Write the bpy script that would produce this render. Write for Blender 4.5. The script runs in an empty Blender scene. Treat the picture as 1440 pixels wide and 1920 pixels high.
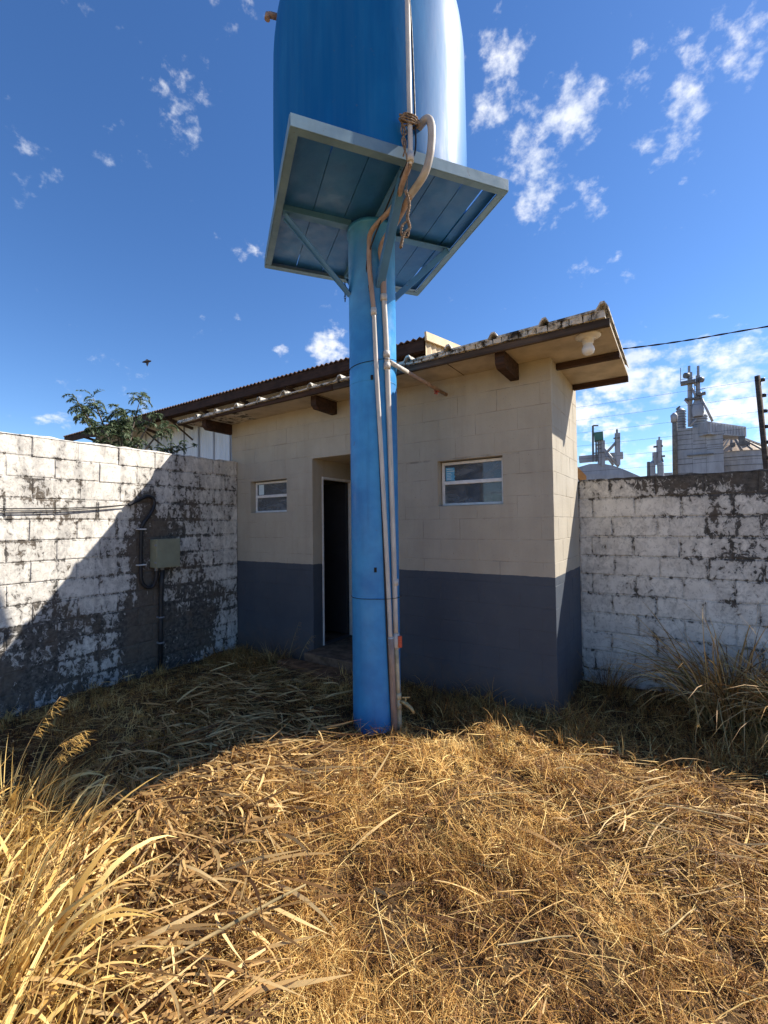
import bpy, bmesh, math, random
import numpy as np
from mathutils import Vector, Matrix
random.seed(11); rng = np.random.default_rng(5)
sc = bpy.context.scene
col = sc.collection

# ------------------------------------------------------------------ camera
FPX, YAW, PITCH, ROLL, EYE = 831.47, -0.58666, 0.0270, -0.01257, 1.69
cp, sp_ = math.cos(PITCH), math.sin(PITCH)
FW = Vector((math.sin(YAW)*cp, math.cos(YAW)*cp, sp_))
RT0 = Vector((math.cos(YAW), -math.sin(YAW), 0)); UP0 = RT0.cross(FW)
RT = RT0*math.cos(ROLL) + UP0*math.sin(ROLL); UP = -RT0*math.sin(ROLL) + UP0*math.cos(ROLL)
cam = bpy.data.cameras.new('camera'); cam_o = bpy.data.objects.new('camera', cam); col.objects.link(cam_o)
cam_o.matrix_world = Matrix(((RT.x, UP.x, -FW.x, 0), (RT.y, UP.y, -FW.y, 0), (RT.z, UP.z, -FW.z, EYE), (0, 0, 0, 1)))
cam.sensor_fit = 'VERTICAL'; cam.sensor_height = 36; cam.sensor_width = 27; cam.lens = FPX/1920*36
cam.clip_start = 0.05; cam.clip_end = 4000
sc.camera = cam_o
def ray(px, py): return FW + RT*((px-720)/FPX) - UP*((py-960)/FPX)
def at(px, py, D):                       # a surveyed point at horizontal distance D
    d = ray(px, py); k = D/math.hypot(d.x, d.y); return Vector((0, 0, EYE)) + d*k

# ------------------------------------------------------------------ sun, sky, exposure
SUN = Vector((1/1.30, 1/1.27, 1.0)).normalized()
sun = bpy.data.lights.new('sun', 'SUN'); sun_o = bpy.data.objects.new('sun', sun); col.objects.link(sun_o)
sun.energy = 5.0; sun.angle = math.radians(0.55); sun.color = (1.0, 0.93, 0.82)
sun_o.rotation_euler = SUN.to_track_quat('Z', 'Y').to_euler()
world = bpy.data.worlds.new('World'); sc.world = world; world.use_nodes = True
sc.view_settings.view_transform = 'Standard'; sc.view_settings.look = 'None'
sc.view_settings.exposure = 0.97; sc.view_settings.gamma = 1.0; sc.view_settings.use_curve_mapping = False
sc.render.film_transparent = False
sc.cycles.max_bounces = 7; sc.cycles.diffuse_bounces = 3; sc.cycles.glossy_bounces = 2; sc.cycles.transmission_bounces = 3; sc.cycles.transparent_max_bounces = 6
sc.cycles.caustics_reflective = False; sc.cycles.caustics_refractive = False; sc.cycles.use_adaptive_sampling = True; sc.cycles.adaptive_threshold = 0.02

class NT:
    """short-hand for building node trees"""
    def __init__(s, tree): s.t = tree; s.n = tree.nodes; s.l = tree.links
    def node(s, typ, ins=None, **kw):
        nd = s.n.new(typ)
        for k, v in kw.items(): setattr(nd, k, v)
        for k, v in (ins or {}).items(): s.set(nd.inputs[k], v)
        return nd
    def set(s, sock, v):
        if isinstance(v, bpy.types.NodeSocket): s.l.new(v, sock)
        elif v is not None: sock.default_value = v
    def math(s, op, a, b=None, c=None, clamp=False):
        nd = s.n.new('ShaderNodeMath'); nd.operation = op; nd.use_clamp = clamp
        for i, v in enumerate((a, b, c)):
            if v is not None: s.set(nd.inputs[i], v)
        return nd.outputs[0]
    def vmath(s, op, a, b=None):
        nd = s.n.new('ShaderNodeVectorMath'); nd.operation = op
        s.set(nd.inputs[0], a)
        if b is not None: s.set(nd.inputs[1], b)
        return nd.outputs['Value'] if op in ('DISTANCE', 'DOT_PRODUCT', 'LENGTH') else nd.outputs[0]
    def noise(s, vec, scale, detail=5, rough=.55, dist=0.0):
        nd = s.node('ShaderNodeTexNoise', {'Vector': vec, 'Scale': scale, 'Detail': detail, 'Roughness': rough, 'Distortion': dist}); return nd.outputs[0]
    def ramp(s, fac, lo, hi, a=0.0, b=1.0, smooth=True):
        nd = s.node('ShaderNodeMapRange', {'Value': fac, 'From Min': lo, 'From Max': hi, 'To Min': a, 'To Max': b})
        nd.interpolation_type = 'SMOOTHSTEP' if smooth else 'LINEAR'; nd.clamp = True; return nd.outputs[0]
    def mix(s, fac, a, b, mode='MIX'):
        nd = s.n.new('ShaderNodeMix'); nd.data_type = 'RGBA'; nd.blend_type = mode
        s.set(nd.inputs[0], fac)
        for sock, v in ((nd.inputs[6], a), (nd.inputs[7], b)):
            if isinstance(v, tuple) and len(v) == 3: v = (*v, 1)
            s.set(sock, v)
        return nd.outputs[2]
    def pos(s): return s.node('ShaderNodeNewGeometry').outputs['Position']
    def xyz(s, v):
        nd = s.node('ShaderNodeSeparateXYZ', {0: v}); return nd.outputs
    def scale(s, v, sx, sy, sz):
        return s.vmath('MULTIPLY', v, (sx, sy, sz))

# sky with small drifting clouds
nt = NT(world.node_tree); nt.n.clear()
sky = nt.node('ShaderNodeTexSky', sky_type='NISHITA', sun_disc=False)
sky.sun_elevation = math.asin(SUN.z); sky.sun_rotation = math.atan2(SUN.x, SUN.y)
sky.altitude = 1200; sky.air_density = 1.0; sky.dust_density = 0.3; sky.ozone_density = 3.0
gen = nt.node('ShaderNodeTexCoord').outputs['Generated']
dx, dy, dz = nt.xyz(gen)
den = nt.math('ADD', nt.math('MAXIMUM', dz, 0.0), 0.12)
uv = nt.node('ShaderNodeCombineXYZ', {0: nt.math('DIVIDE', dx, den), 1: nt.math('DIVIDE', dy, den), 2: 0.0}).outputs[0]
n_big = nt.noise(uv, 1.7, 6, .6, .3)
n_mid = nt.noise(uv, 4.2, 7, .58, .1)
n_dir = nt.noise(nt.scale(gen, 1, 1, 1.3), 34.0, 7, .58, .0)
clouds = [  # azimuth, elevation of cloud banks seen above the place, angular radius, weight
]
for (px, py, r, w) in [(335,190,62,.95),(345,245,45,.9),(310,165,40,.8),(940,110,60,1.2),(935,185,50,1.15),(905,95,40,.7),(1000,290,80,1.25),(1070,215,70,1.15),(1005,360,70,1.2),(1110,380,40,.8),(1250,280,65,.85),(1300,160,65,1.15),(1200,150,50,.8),
        (1310,330,50,.75),(1380,90,80,1.05),(1320,30,60,.6),(1240,270,50,.8),(1110,500,55,.6),(620,650,40,1.6),(530,660,24,1.1),(1180,700,75,1.55),(1230,715,60,1.4),(1090,770,50,1.5),(1370,690,80,1.3),(1390,755,70,1.5),(1330,770,50,1.2),
        (1140,830,90,.95),(1250,850,90,1.0),(1180,790,80,.85),(1400,850,80,1.0),(40,290,60,.45),(70,320,50,.42),(20,375,40,.42),(190,730,70,.6),(250,745,60,.62),(120,800,60,.5),(480,475,30,.55),(455,15,45,.4),(210,280,60,.3),(640,575,36,.55)]:
    d = ray(px, py).normalized(); clouds.append((d, r/FPX/ (1+((px-720)**2+(py-960)**2)/FPX**2)**.5*1.0, w))
mask = None
for d, r, w in clouds:
    dist = nt.vmath('DISTANCE', gen, tuple(d))
    m = nt.ramp(dist, r*1.7, 0.0, 0.0, w, smooth=True)
    mask = m if mask is None else nt.math('MAXIMUM', mask, m)
base = nt.math('ADD', nt.math('MULTIPLY', n_mid, .45), nt.math('MULTIPLY', n_dir, .55))
base = nt.math('ADD', nt.math('MULTIPLY', nt.math('SUBTRACT', base, .5), 1.75), .5)
base = nt.math('ADD', base, nt.math('MULTIPLY', mask, .34))
base = nt.math('ADD', base, nt.math('MULTIPLY', nt.math('SUBTRACT', n_big, .5), .3))
dens = nt.math('MULTIPLY', nt.ramp(base, .70, 1.10), .9)
shade = nt.ramp(nt.noise(gen, 9.0, 4, .5), .35, .65, .0, 1.0)
ccol = nt.mix(shade, (4.6, 5.0, 5.7), (6.6, 6.6, 6.7))
hs = nt.node('ShaderNodeHueSaturation', {'Hue': .506, 'Saturation': 1.2, 'Value': 1.0, 'Color': sky.outputs[0]})
fin = nt.mix(dens, hs.outputs[0], ccol)
bg = nt.node('ShaderNodeBackground', {0: fin, 1: 0.10})
nt.l.new(bg.outputs[0], nt.node('ShaderNodeOutputWorld').inputs[0])

# ------------------------------------------------------------------ materials
MATS = {}
def new_mat(name, rough=.8, spec=.3):
    m = bpy.data.materials.new(name); m.use_nodes = True
    t = NT(m.node_tree); b = m.node_tree.nodes['Principled BSDF']
    b.inputs['Roughness'].default_value = rough; b.inputs['Specular IOR Level'].default_value = spec
    MATS[name] = m; return m, t, b
def bump(t, b, h, strength=.3, dist=.01):
    bn = t.node('ShaderNodeBump', {'Height': h, 'Strength': strength, 'Distance': dist}); t.l.new(bn.outputs[0], b.inputs['Normal'])
def simple(name, c, rough=.7, spec=.3, var=.25, scale=12, c2=None, metal=0, stretch=(1, 1, 1), bmp=.15, emission=None):
    m, t, b = new_mat(name, rough, spec); p = t.scale(t.pos(), *stretch)
    n = t.ramp(t.noise(p, scale, 7, .62), .3, .7)
    dark = c2 or tuple(v*(1-var*1.6) for v in c); light = tuple(min(1, v*(1+var)) for v in c) if not c2 else c
    cc = t.mix(n, dark, light); t.l.new(cc, b.inputs['Base Color'])
    t.set(b.inputs['Roughness'], t.ramp(t.noise(p, scale*2.3, 4), .3, .7, max(.05, rough-.12), min(1, rough+.12)))
    b.inputs['Metallic'].default_value = metal
    if bmp: bump(t, b, t.noise(p, scale*6, 5, .6), bmp, .004)
    return m

def wall_paint(name, kind, mortar=False):
    """whitewash flaking from grey concrete block, black mould running down"""
    m, t, b = new_mat(name, .9, .15); p = t.pos(); x, y, z = t.xyz(p)
    warp = t.vmath('ADD', p, t.scale(t.node('ShaderNodeTexNoise', {'Vector': p, 'Scale': 3.0, 'Detail': 2}).outputs['Color'], .22, .22, .22))
    flake = t.noise(t.scale(p, 1, 1, .72), 21, 10, .7, .8)
    patch = t.noise(warp, 3.4, 6, .6)
    streak = t.noise(t.scale(warp, 9, 9, 1.1), 1.0, 6, .6)
    spots = t.noise(p, 46, 5, .7)
    if kind == 'left':
        e = t.math('ADD', t.math('POWER', t.math('DIVIDE', t.math('SUBTRACT', y, 3.12), .62), 2.0), t.math('POWER', t.math('DIVIDE', t.math('SUBTRACT', z, 1.0), 1.35), 2.0))
        bias = t.ramp(e, 1.7, .15, 0.0, .105)
        strip = t.math('MULTIPLY', t.math('MULTIPLY', t.ramp(y, 2.50, 2.60), t.ramp(y, 3.0, 2.9)), t.math('MULTIPLY', t.ramp(z, 2.14, 2.04), t.ramp(z, .0, .3, .5, 1.0)))
        bias = t.math('ADD', bias, t.math('MULTIPLY', strip, .09))
        bias = t.math('ADD', bias, t.math('MULTIPLY', t.ramp(z, 1.2, .5, 0.0, .125), t.ramp(y, 4.0, 3.3, .5, 1.0)))
        bias = t.math('ADD', bias, t.ramp(z, 2.1, 2.5, 0.0, -.03))
        bias = t.math('ADD', bias, t.ramp(y, 2.2, 1.35, 0.0, .02))
        thr = .592
    else:
        bias = t.math('ADD', t.ramp(z, 1.80, 2.12, 0.0, .16), t.math('MULTIPLY', t.ramp(x, -.45, .65, 0.0, .11), t.ramp(z, .9, 1.5, .1, 1.0)))
        bias = t.math('ADD', bias, t.ramp(z, .35, .0, 0.0, .06))
        bias = t.math('SUBTRACT', bias, .03)
        thr = .60
    v = t.math('ADD', t.math('MULTIPLY', flake, .52), t.math('ADD', t.math('MULTIPLY', patch, .24), t.math('MULTIPLY', streak, .24)))
    v = t.math('ADD', t.math('MULTIPLY', t.math('SUBTRACT', v, .5), 1.45), .5)
    v = t.math('ADD', v, bias)
    rnd = t.node('ShaderNodeObjectInfo').outputs['Random']
    v = t.math('ADD', v, t.math('MULTIPLY', t.math('SUBTRACT', rnd, .5), .075))
    if not mortar:
        gx, gy, gz = t.xyz(t.node('ShaderNodeTexCoord').outputs['Generated'])
        ex = t.math('MULTIPLY', t.math('SUBTRACT', .5, t.math('ABSOLUTE', t.math('SUBTRACT', gx, .5))), .4)
        ez = t.math('MULTIPLY', t.math('SUBTRACT', .5, t.math('ABSOLUTE', t.math('SUBTRACT', gz, .5))), .2)
        v = t.math('ADD', v, t.ramp(t.math('MINIMUM', ex, ez), .028, .004, 0.0, .085))
    if mortar: v = t.math('ADD', v, .03 if kind == 'left' else .085)
    bare = t.math('MULTIPLY', t.ramp(v, thr-.005, thr+.045), .95)
    thin = t.ramp(v, thr-.16, thr+.02)
    white = t.mix(t.ramp(t.noise(p, 7, 6, .6), .3, .7), (.62, .585, .53), (.77, .735, .67))
    white = t.mix(t.math('MULTIPLY', thin, .62), white, (.30, .285, .265))
    white = t.mix(t.math('MULTIPLY', rnd, .16), white, (.42, .40, .37))
    white = t.mix(t.math('MULTIPLY', t.ramp(spots, .565, .64), .5), white, (.22, .205, .185))
    if kind == 'left':
        white = t.mix(t.math('MULTIPLY', t.ramp(streak, .48, .68), .5), white, (.31, .295, .28))
    grey = t.mix(t.ramp(t.noise(p, 22, 7, .7), .35, .68), (.030, .028, .026), (.145, .132, .117))
    grey = t.mix(t.math('MULTIPLY', t.ramp(patch, .5, .62), .55), grey, (.125, .095, .068))
    if kind == 'left': grey = t.mix(t.math('MULTIPLY', strip, .5), grey, (.13, .10, .075))
    if kind == 'right': grey = t.mix(.35, grey, (.035, .033, .033))
    cc = t.mix(bare, white, grey); t.l.new(cc, b.inputs['Base Color'])
    h = t.math('SUBTRACT', t.math('MULTIPLY', t.noise(p, 60, 5, .7), .5), t.math('MULTIPLY', bare, .35))
    bump(t, b, t.math('ADD', h, t.math('MULTIPLY', t.noise(p, 14, 4), .5)), .55, .008)
    return m

def facade_paint(name='facade_paint', joint=False):
    m, t, b = new_mat(name, .75, .25); p = t.pos(); x, y, z = t.xyz(p)
    edge = t.math('ADD', z, t.math('MULTIPLY', t.math('SUBTRACT', t.noise(p, 7, 5, .6), .5), .022))
    up = t.math('GREATER_THAN', edge, 1.2015)
    n1 = t.ramp(t.noise(p, 2.2, 6, .6), .3, .7); n2 = t.ramp(t.noise(t.scale(p, 6, 6, .9), 1.0, 6, .6), .4, .75)
    beige = t.mix(n1, (.385, .345, .275), (.44, .395, .32))
    beige = t.mix(t.math('MULTIPLY', n2, .28), beige, (.285, .245, .19))
    beige = t.mix(t.math('MULTIPLY', t.ramp(t.noise(p, 70, 3, .6), .66, .72), .6), beige, (.16, .13, .10))
    blue = t.mix(n1, (.060, .071, .092), (.074, .087, .108))
    dusty = t.ramp(t.math('ADD', z, t.math('MULTIPLY', t.noise(p, 9, 7, .65), .55)), .72, .22, 0, .65)
    blue = t.mix(dusty, blue, (.13, .10, .075))
    blue = t.mix(t.math('MULTIPLY', t.ramp(t.noise(p, 26, 6, .7), .6, .72), .25), blue, (.15, .15, .155))
    rain = t.math('MULTIPLY', t.ramp(t.noise(t.scale(p, 7, 7, .6), 1.0, 7, .7), .55, .78), .22)
    beige = t.mix(rain, beige, (.22, .185, .14))
    fin = t.mix(up, blue, beige)
    if joint: fin = t.mix(t.ramp(t.noise(p, 5, 5, .6),   .42, .62, .0, .45), fin, (.05, .043, .036))
    t.l.new(fin, b.inputs['Base Color'])
    t.set(b.inputs['Roughness'], t.math('ADD', t.math('MULTIPLY', up, .22), .6))
    bump(t, b, t.math('ADD', t.noise(p, 45, 6, .7), t.math('MULTIPLY', t.noise(p, 9, 3), .9)), .42, .007)
    return m

def tank_paint():
    m, t, b = new_mat('tank_plastic', .5, .12); p = t.pos(); x, y, z = t.xyz(p)
    st = t.noise(t.scale(p, 5, 5, .9), 1.0, 6, .6)
    f = t.ramp(st, .38, .72)
    c = t.mix(f, (.004, .105, .31), (.008, .140, .37))
    # chalky weathered streaks all round
    bl = t.ramp(t.noise(t.scale(p, 16, 16, .6), 1.0, 8, .65), .38, .70)
    c = t.mix(t.math('MULTIPLY', bl, .09), c, (.10, .26, .40))
    c = t.mix(t.math('MULTIPLY', t.ramp(t.noise(p, 30, 6, .7), .62, .72), .3), c, (.12, .13, .12))
    t.l.new(c, b.inputs['Base Color'])
    t.set(b.inputs['Roughness'], t.ramp(st, .3, .7, .46, .62))
    bump(t, b, t.noise(t.scale(p, 4, 4, 1.2), 1.0, 4), .12, .03)
    return m

def steel_paint(name, c, dark, rust=.5, rough=.5):
    m, t, b = new_mat(name, rough, .4); p = t.pos()
    n = t.ramp(t.noise(p, 3.2, 7, .6), .3, .7); cc = t.mix(n, dark, c)
    st = t.ramp(t.noise(t.scale(p, 12, 12, .7), 1.0, 6, .62), .5, .78)
    cc = t.mix(t.math('MULTIPLY', st, .35), cc, tuple(v*.62 for v in dark))
    r = t.ramp(t.noise(p, 17, 9, .7, .5), .70-.1*rust, .76-.1*rust)
    cc = t.mix(t.math('MULTIPLY', r, .85), cc, (.115, .055, .03))
    t.l.new(cc, b.inputs['Base Color'])
    t.set(b.inputs['Roughness'], t.ramp(t.noise(p, 9, 5), .3, .7, rough-.12, rough+.15))
    bump(t, b, t.noise(p, 24, 6, .65), .14, .006)
    return m

def wood(name, c, dark):
    m, t, b = new_mat(name, .85, .2); p = t.pos()
    g = t.noise(t.scale(p, 1.6, 22, 34), 1.0, 7, .65); n = t.noise(p, 3.0, 5)
    cc = t.mix(t.ramp(g, .35, .68), dark, c); cc = t.mix(t.math('MULTIPLY', t.ramp(n, .45, .7), .55), cc, tuple(v*.45 for v in dark))
    t.l.new(cc, b.inputs['Base Color']); bump(t, b, g, .4, .006); return m

def grass_mat(name, cols, trans=.35):
    m = bpy.data.materials.new(name); m.use_nodes = True; t = NT(m.node_tree); t.n.clear()
    a = t.node('ShaderNodeAttribute', attribute_name='tint').outputs['Color']
    r, g, bb = t.node('ShaderNodeSeparateColor', {0: a}).outputs
    cr = t.node('ShaderNodeValToRGB', {0: r}).color_ramp
    el = cr.elements
    while len(el) < len(cols): el.new(.5)
    for i, (pp, c) in enumerate(cols): el[i].position = pp; el[i].color = (*c, 1)
    c = [n for n in t.n if n.type == 'VALTORGB'][0].outputs[0]
    c = t.mix(g, c, (.10, .125, .035))
    d = t.node('ShaderNodeBsdfPrincipled', {'Base Color': c, 'Roughness': .6, 'Specular IOR Level': .3})
    tr = t.node('ShaderNodeBsdfTranslucent', {0: c})
    ms = t.node('ShaderNodeMixShader', {0: trans}); t.l.new(d.outputs[0], ms.inputs[1]); t.l.new(tr.outputs[0], ms.inputs[2])
    t.l.new(ms.outputs[0], t.node('ShaderNodeOutputMaterial').inputs[0]); MATS[name] = m; return m

wall_paint('whitewash_left', 'left'); wall_paint('whitewash_right', 'right'); wall_paint('mortar_left', 'left', True); wall_paint('mortar_right', 'right', True); facade_paint(); facade_paint('facade_joint', True); tank_paint()
steel_paint('column_blue', (.048, .29, .60), (.028, .19, .47), .35, .42)
steel_paint('frame_blue', (.07, .20, .36), (.05, .15, .29), .35, .55)
steel_paint('deck_blue', (.030, .145, .36), (.020, .11, .30), .2, .45)
steel_paint('rail_grey', (.16, .26, .34), (.10, .18, .26), .55, .6)
wood('dark_wood', (.080, .043, .030), (.032, .021, .017)); wood('grey_wood', (.115, .082, .062), (.05, .036, .028))
simple('soffit_board', (.47, .40, .31), .85, .15, .12, 5)
simple('interior', (.20, .18, .15), .9, .1, .15, 4)
simple('concrete', (.17, .115, .078), .95, .1, .3, 9, bmp=.5)
simple('red_earth', (.19, .105, .058), 1.0, .05, .3, 12, bmp=.7)
simple('pvc_white', (.54, .505, .46), .5, .35, .12, 9, stretch=(3, 3, .6))
simple('pvc_grey', (.42, .385, .35), .55, .3, .15, 9)
simple('pvc_brown', (.34, .235, .175), .5, .35, .2, 7, stretch=(3, 3, .8))
simple('pvc_yellowed', (.50, .43, .28), .55, .3, .2, 11)
simple('white_paint', (.74, .73, .71), .5, .4, .08, 14)
simple('black_rubber', (.018, .018, .022), .55, .4, .2, 10)
simple('conduit_dark', (.026, .028, .032), .5, .4, .25, 8)
simple('cabinet_khaki', (.255, .262, .185), .5, .35, .08, 6)
simple('valve_red', (.50, .085, .04), .5, .4, .15, 20)
simple('brass', (.42, .33, .16), .45, .5, .2, 20, metal=.4)
simple('rope', (.24, .175, .125), .9, .1, .4, 60)
simple('wire_dark', (.03, .029, .028), .9, .05, .2, 20)
simple('porcelain', (.72, .70, .66), .25, .5, .05, 6, bmp=0)
simple('poster_blue', (.16, .46, .66), .6, .3, .1, 40, c2=(.10, .36, .58), bmp=0)
simple('poster_white', (.62, .74, .78), .6, .3, .05, 40, bmp=0)
simple('silo_metal', (.31, .325, .36), .55, .4, .12, 1.2, stretch=(1, 1, .25), metal=.15, bmp=0)
simple('silo_dark', (.15, .155, .165), .6, .3, .2, 2, metal=.2, bmp=0)
simple('silo_brown', (.42, .315, .225), .7, .3, .15, 1.5, bmp=0)
simple('silo_green', (.06, .16, .14), .6, .3, .1, 2, bmp=0)
simple('warehouse_white', (.66, .71, .76), .5, .4, .1, .6, stretch=(4, 4, .5), bmp=0)
simple('rust_sheet', (.12, .075, .055), .8, .2, .35, 2.0, bmp=0)
simple('gable_tan', (.62, .50, .33), .7, .2, .1, 2.0, bmp=0)
simple('shed_orange', (.56, .27, .09), .7, .2, .12, 2.0, bmp=0)
simple('bark', (.17, .14, .115), .95, .1, .35, 18, bmp=.5)
simple('feather', (.07, .06, .055), .8, .2, .3, 30, bmp=0)
def fibre_cement():
    m, t, b = new_mat('fibre_cement', .95, .1); p = t.pos()
    n = t.ramp(t.noise(p, 11, 9, .7, .3), .38, .54)
    c = t.mix(n, (.045, .040, .036), (.56, .52, .45)); t.l.new(c, b.inputs['Base Color']); bump(t, b, t.noise(p, 30, 6, .7), .5, .01)
fibre_cement()
def glass():
    m, t, b = new_mat('dusty_glass', .08, .5); p = t.pos()
    t.n.remove(b)
    tr = t.node('ShaderNodeBsdfTransparent', {0: (.62, .66, .68, 1)}); gl = t.node('ShaderNodeBsdfGlossy', {0: (.75, .8, .85, 1), 1: .04})
    df = t.node('ShaderNodeBsdfDiffuse', {0: (.27, .29, .31, 1)})
    fr = t.node('ShaderNodeLayerWeight', {0: .35}).outputs['Fresnel']
    m1 = t.node('ShaderNodeMixShader', {0: t.math('ADD', t.math('MULTIPLY', fr, .3), .04)}); t.l.new(tr.outputs[0], m1.inputs[1]); t.l.new(gl.outputs[0], m1.inputs[2])
    smear = t.ramp(t.noise(t.scale(p, 3, 3, 9), 1.0, 5, .6, 1.2), .36, .70, .22, .58)
    m2 = t.node('ShaderNodeMixShader', {0: smear}); t.l.new(m1.outputs[0], m2.inputs[1]); t.l.new(df.outputs[0], m2.inputs[2])
    t.l.new(m2.outputs[0], t.n['Material Output'].inputs[0])
glass()
def soil():
    m, t, b = new_mat('soil', 1.0, .05); p = t.pos()
    n = t.ramp(t.noise(p, 6, 9, .7), .3, .7); f = t.ramp(t.noise(p, 60, 6, .7), .35, .65)
    c = t.mix(n, (.060, .036, .020), (.155, .095, .05)); c = t.mix(t.math('MULTIPLY', f, .3), c, (.20, .13, .06))
    x, y, z = t.xyz(p)
    yard = t.math('MAXIMUM', t.ramp(y, .45, -.1), t.ramp(x, 1.3, 1.9))
    c = t.mix(t.math('MULTIPLY', yard, .85), c, (.44, .29, .12))
    far = t.ramp(t.vmath('LENGTH', p), 12, 40); c = t.mix(far, c, (.24, .17, .09))
    t.l.new(c, b.inputs['Base Color']); bump(t, b, t.noise(p, 40, 8, .75), .9, .03)
soil()
STRAW = [(0.0, (.075, .030, .012)), (.3, (.30, .142, .042)), (.65, (.62, .36, .10)), (1.0, (.88, .64, .25))]
GOLD = [(0.0, (.30, .145, .038)), (.4, (.64, .40, .11)), (1.0, (.86, .65, .26))]
LEAF = [(0.0, (.105, .05, .02)), (.45, (.42, .245, .088)), (1.0, (.82, .59, .27))]
GREEN = [(0.0, (.045, .075, .034)), (.5, (.10, .145, .075)), (1.0, (.27, .31, .19))]
grass_mat('dry_grass', STRAW, .25); grass_mat('gold_grass', GOLD, .22); grass_mat('cut_leaf', LEAF, .22); grass_mat('acacia_leaf', GREEN, .35)

# ------------------------------------------------------------------ mesh helpers
class MB:
    def __init__(s): s.v = []; s.f = []; s.sm = []
    def add(s, vs, fs, smooth=False):
        o = len(s.v); s.v += [tuple(v) for v in vs]; s.f += [tuple(i+o for i in f) for f in fs]; s.sm += [smooth]*len(fs); return s
    def box(s, x0, x1, y0, y1, z0, z1):
        return s.add([(x0,y0,z0),(x1,y0,z0),(x1,y1,z0),(x0,y1,z0),(x0,y0,z1),(x1,y0,z1),(x1,y1,z1),(x0,y1,z1)],
            [(0,3,2,1),(4,5,6,7),(0,1,5,4),(1,2,6,5),(2,3,7,6),(3,0,4,7)])
    def bar(s, a, b, w, h, up=(0, 0, 1)):
        a, b = Vector(a), Vector(b); d = (b-a).normalized(); u = Vector(up)
        if abs(d.dot(u)) > .98: u = Vector((0, 1, 0))
        r = d.cross(u).normalized(); u = r.cross(d)
        vs = []
        for p in (a, b):
            for i, j in ((-1,-1),(1,-1),(1,1),(-1,1)): vs.append(p + r*(w/2*i) + u*(h/2*j))
        return s.add(vs, [(0,1,2,3),(7,6,5,4),(0,4,5,1),(1,5,6,2),(2,6,7,3),(3,7,4,0)])
    def tube(s, pts, r, n=10, caps=True):
        pts = [Vector(p) for p in pts]; rs = r if isinstance(r, (list, tuple)) else [r]*len(pts)
        vs = []; prev = None
        for i, p in enumerate(pts):
            d = ((pts[min(i+1, len(pts)-1)]-pts[max(i-1, 0)])).normalized()
            if prev is None: q = d.orthogonal().normalized()
            else: q = (prev - d*prev.dot(d)).normalized()
            prev = q; k = d.cross(q)
            for j in range(n):
                a = 2*math.pi*j/n; vs.append(p + (q*math.cos(a)+k*math.sin(a))*rs[i])
        fs = [(i*n+j, i*n+(j+1)%n, (i+1)*n+(j+1)%n, (i+1)*n+j) for i in range(len(pts)-1) for j in range(n)]
        s.add(vs, fs, True)
        if caps:
            o = len(s.v)-len(vs); s.f += [tuple(o+j for j in range(n-1, -1, -1)), tuple(o+(len(pts)-1)*n+j for j in range(n))]; s.sm += [False, False]
        return s
    def lathe(s, prof, n=32, c=(0, 0, 0), smooth=True):
        vs = [(c[0]+r*math.cos(2*math.pi*j/n), c[1]+r*math.sin(2*math.pi*j/n), c[2]+z) for r, z in prof for j in range(n)]
        return s.add(vs, [(i*n+j, i*n+(j+1)%n, (i+1)*n+(j+1)%n, (i+1)*n+j) for i in range(len(prof)-1) for j in range(n)], smooth)
    def prism(s, poly, vec):
        n = len(poly); v = Vector(vec); vs = [Vector(p) for p in poly]; vs += [p+v for p in vs]
        return s.add(vs, [tuple(range(n-1, -1, -1)), tuple(range(n, 2*n))] + [(i, (i+1) % n, n+(i+1) % n, n+i) for i in range(n)])
    def build(s, name, mat, parent=None, bevel=0):
        me = bpy.data.meshes.new(name); me.from_pydata(s.v, [], s.f)
        me.polygons.foreach_set('use_smooth', s.sm); me.update()
        me.materials.append(MATS[mat]); o = bpy.data.objects.new(name, me); col.objects.link(o)
        if parent: o.parent = parent; o.matrix_parent_inverse = parent.matrix_world.inverted()
        bm = bmesh.new(); bm.from_mesh(me); bmesh.ops.recalc_face_normals(bm, faces=bm.faces)
        if bevel:
            bmesh.ops.bevel(bm, geom=[e for e in bm.edges if e.calc_face_angle(0) > .5], offset=bevel, segments=1, affect='EDGES', clamp_overlap=True)
        bm.to_mesh(me); bm.free()
        return o
def tag(o, label, cat, group=None):
    o['label'] = label; o['category'] = cat
    if group: o['group'] = group
    return o
def empty(name, loc, label, cat, group=None):
    o = bpy.data.objects.new(name, None); col.objects.link(o); o.location = loc; o.empty_display_size = .1
    o.matrix_world = Matrix.Translation(Vector(loc)); return tag(o, label, cat, group)
def catmull(pts, n=8):
    P = [Vector(p) for p in pts]; P = [P[0]*2-P[1]] + P + [P[-1]*2-P[-2]]; out = []
    for i in range(1, len(P)-2):
        a, b, c, d = P[i-1:i+3]
        for k in range(n):
            t = k/n; out.append(.5*((2*b)+(c-a)*t+(2*a-5*b+4*c-d)*t*t+(3*b-a-3*c+d)*t**3))
    return out + [P[-2]]

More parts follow.
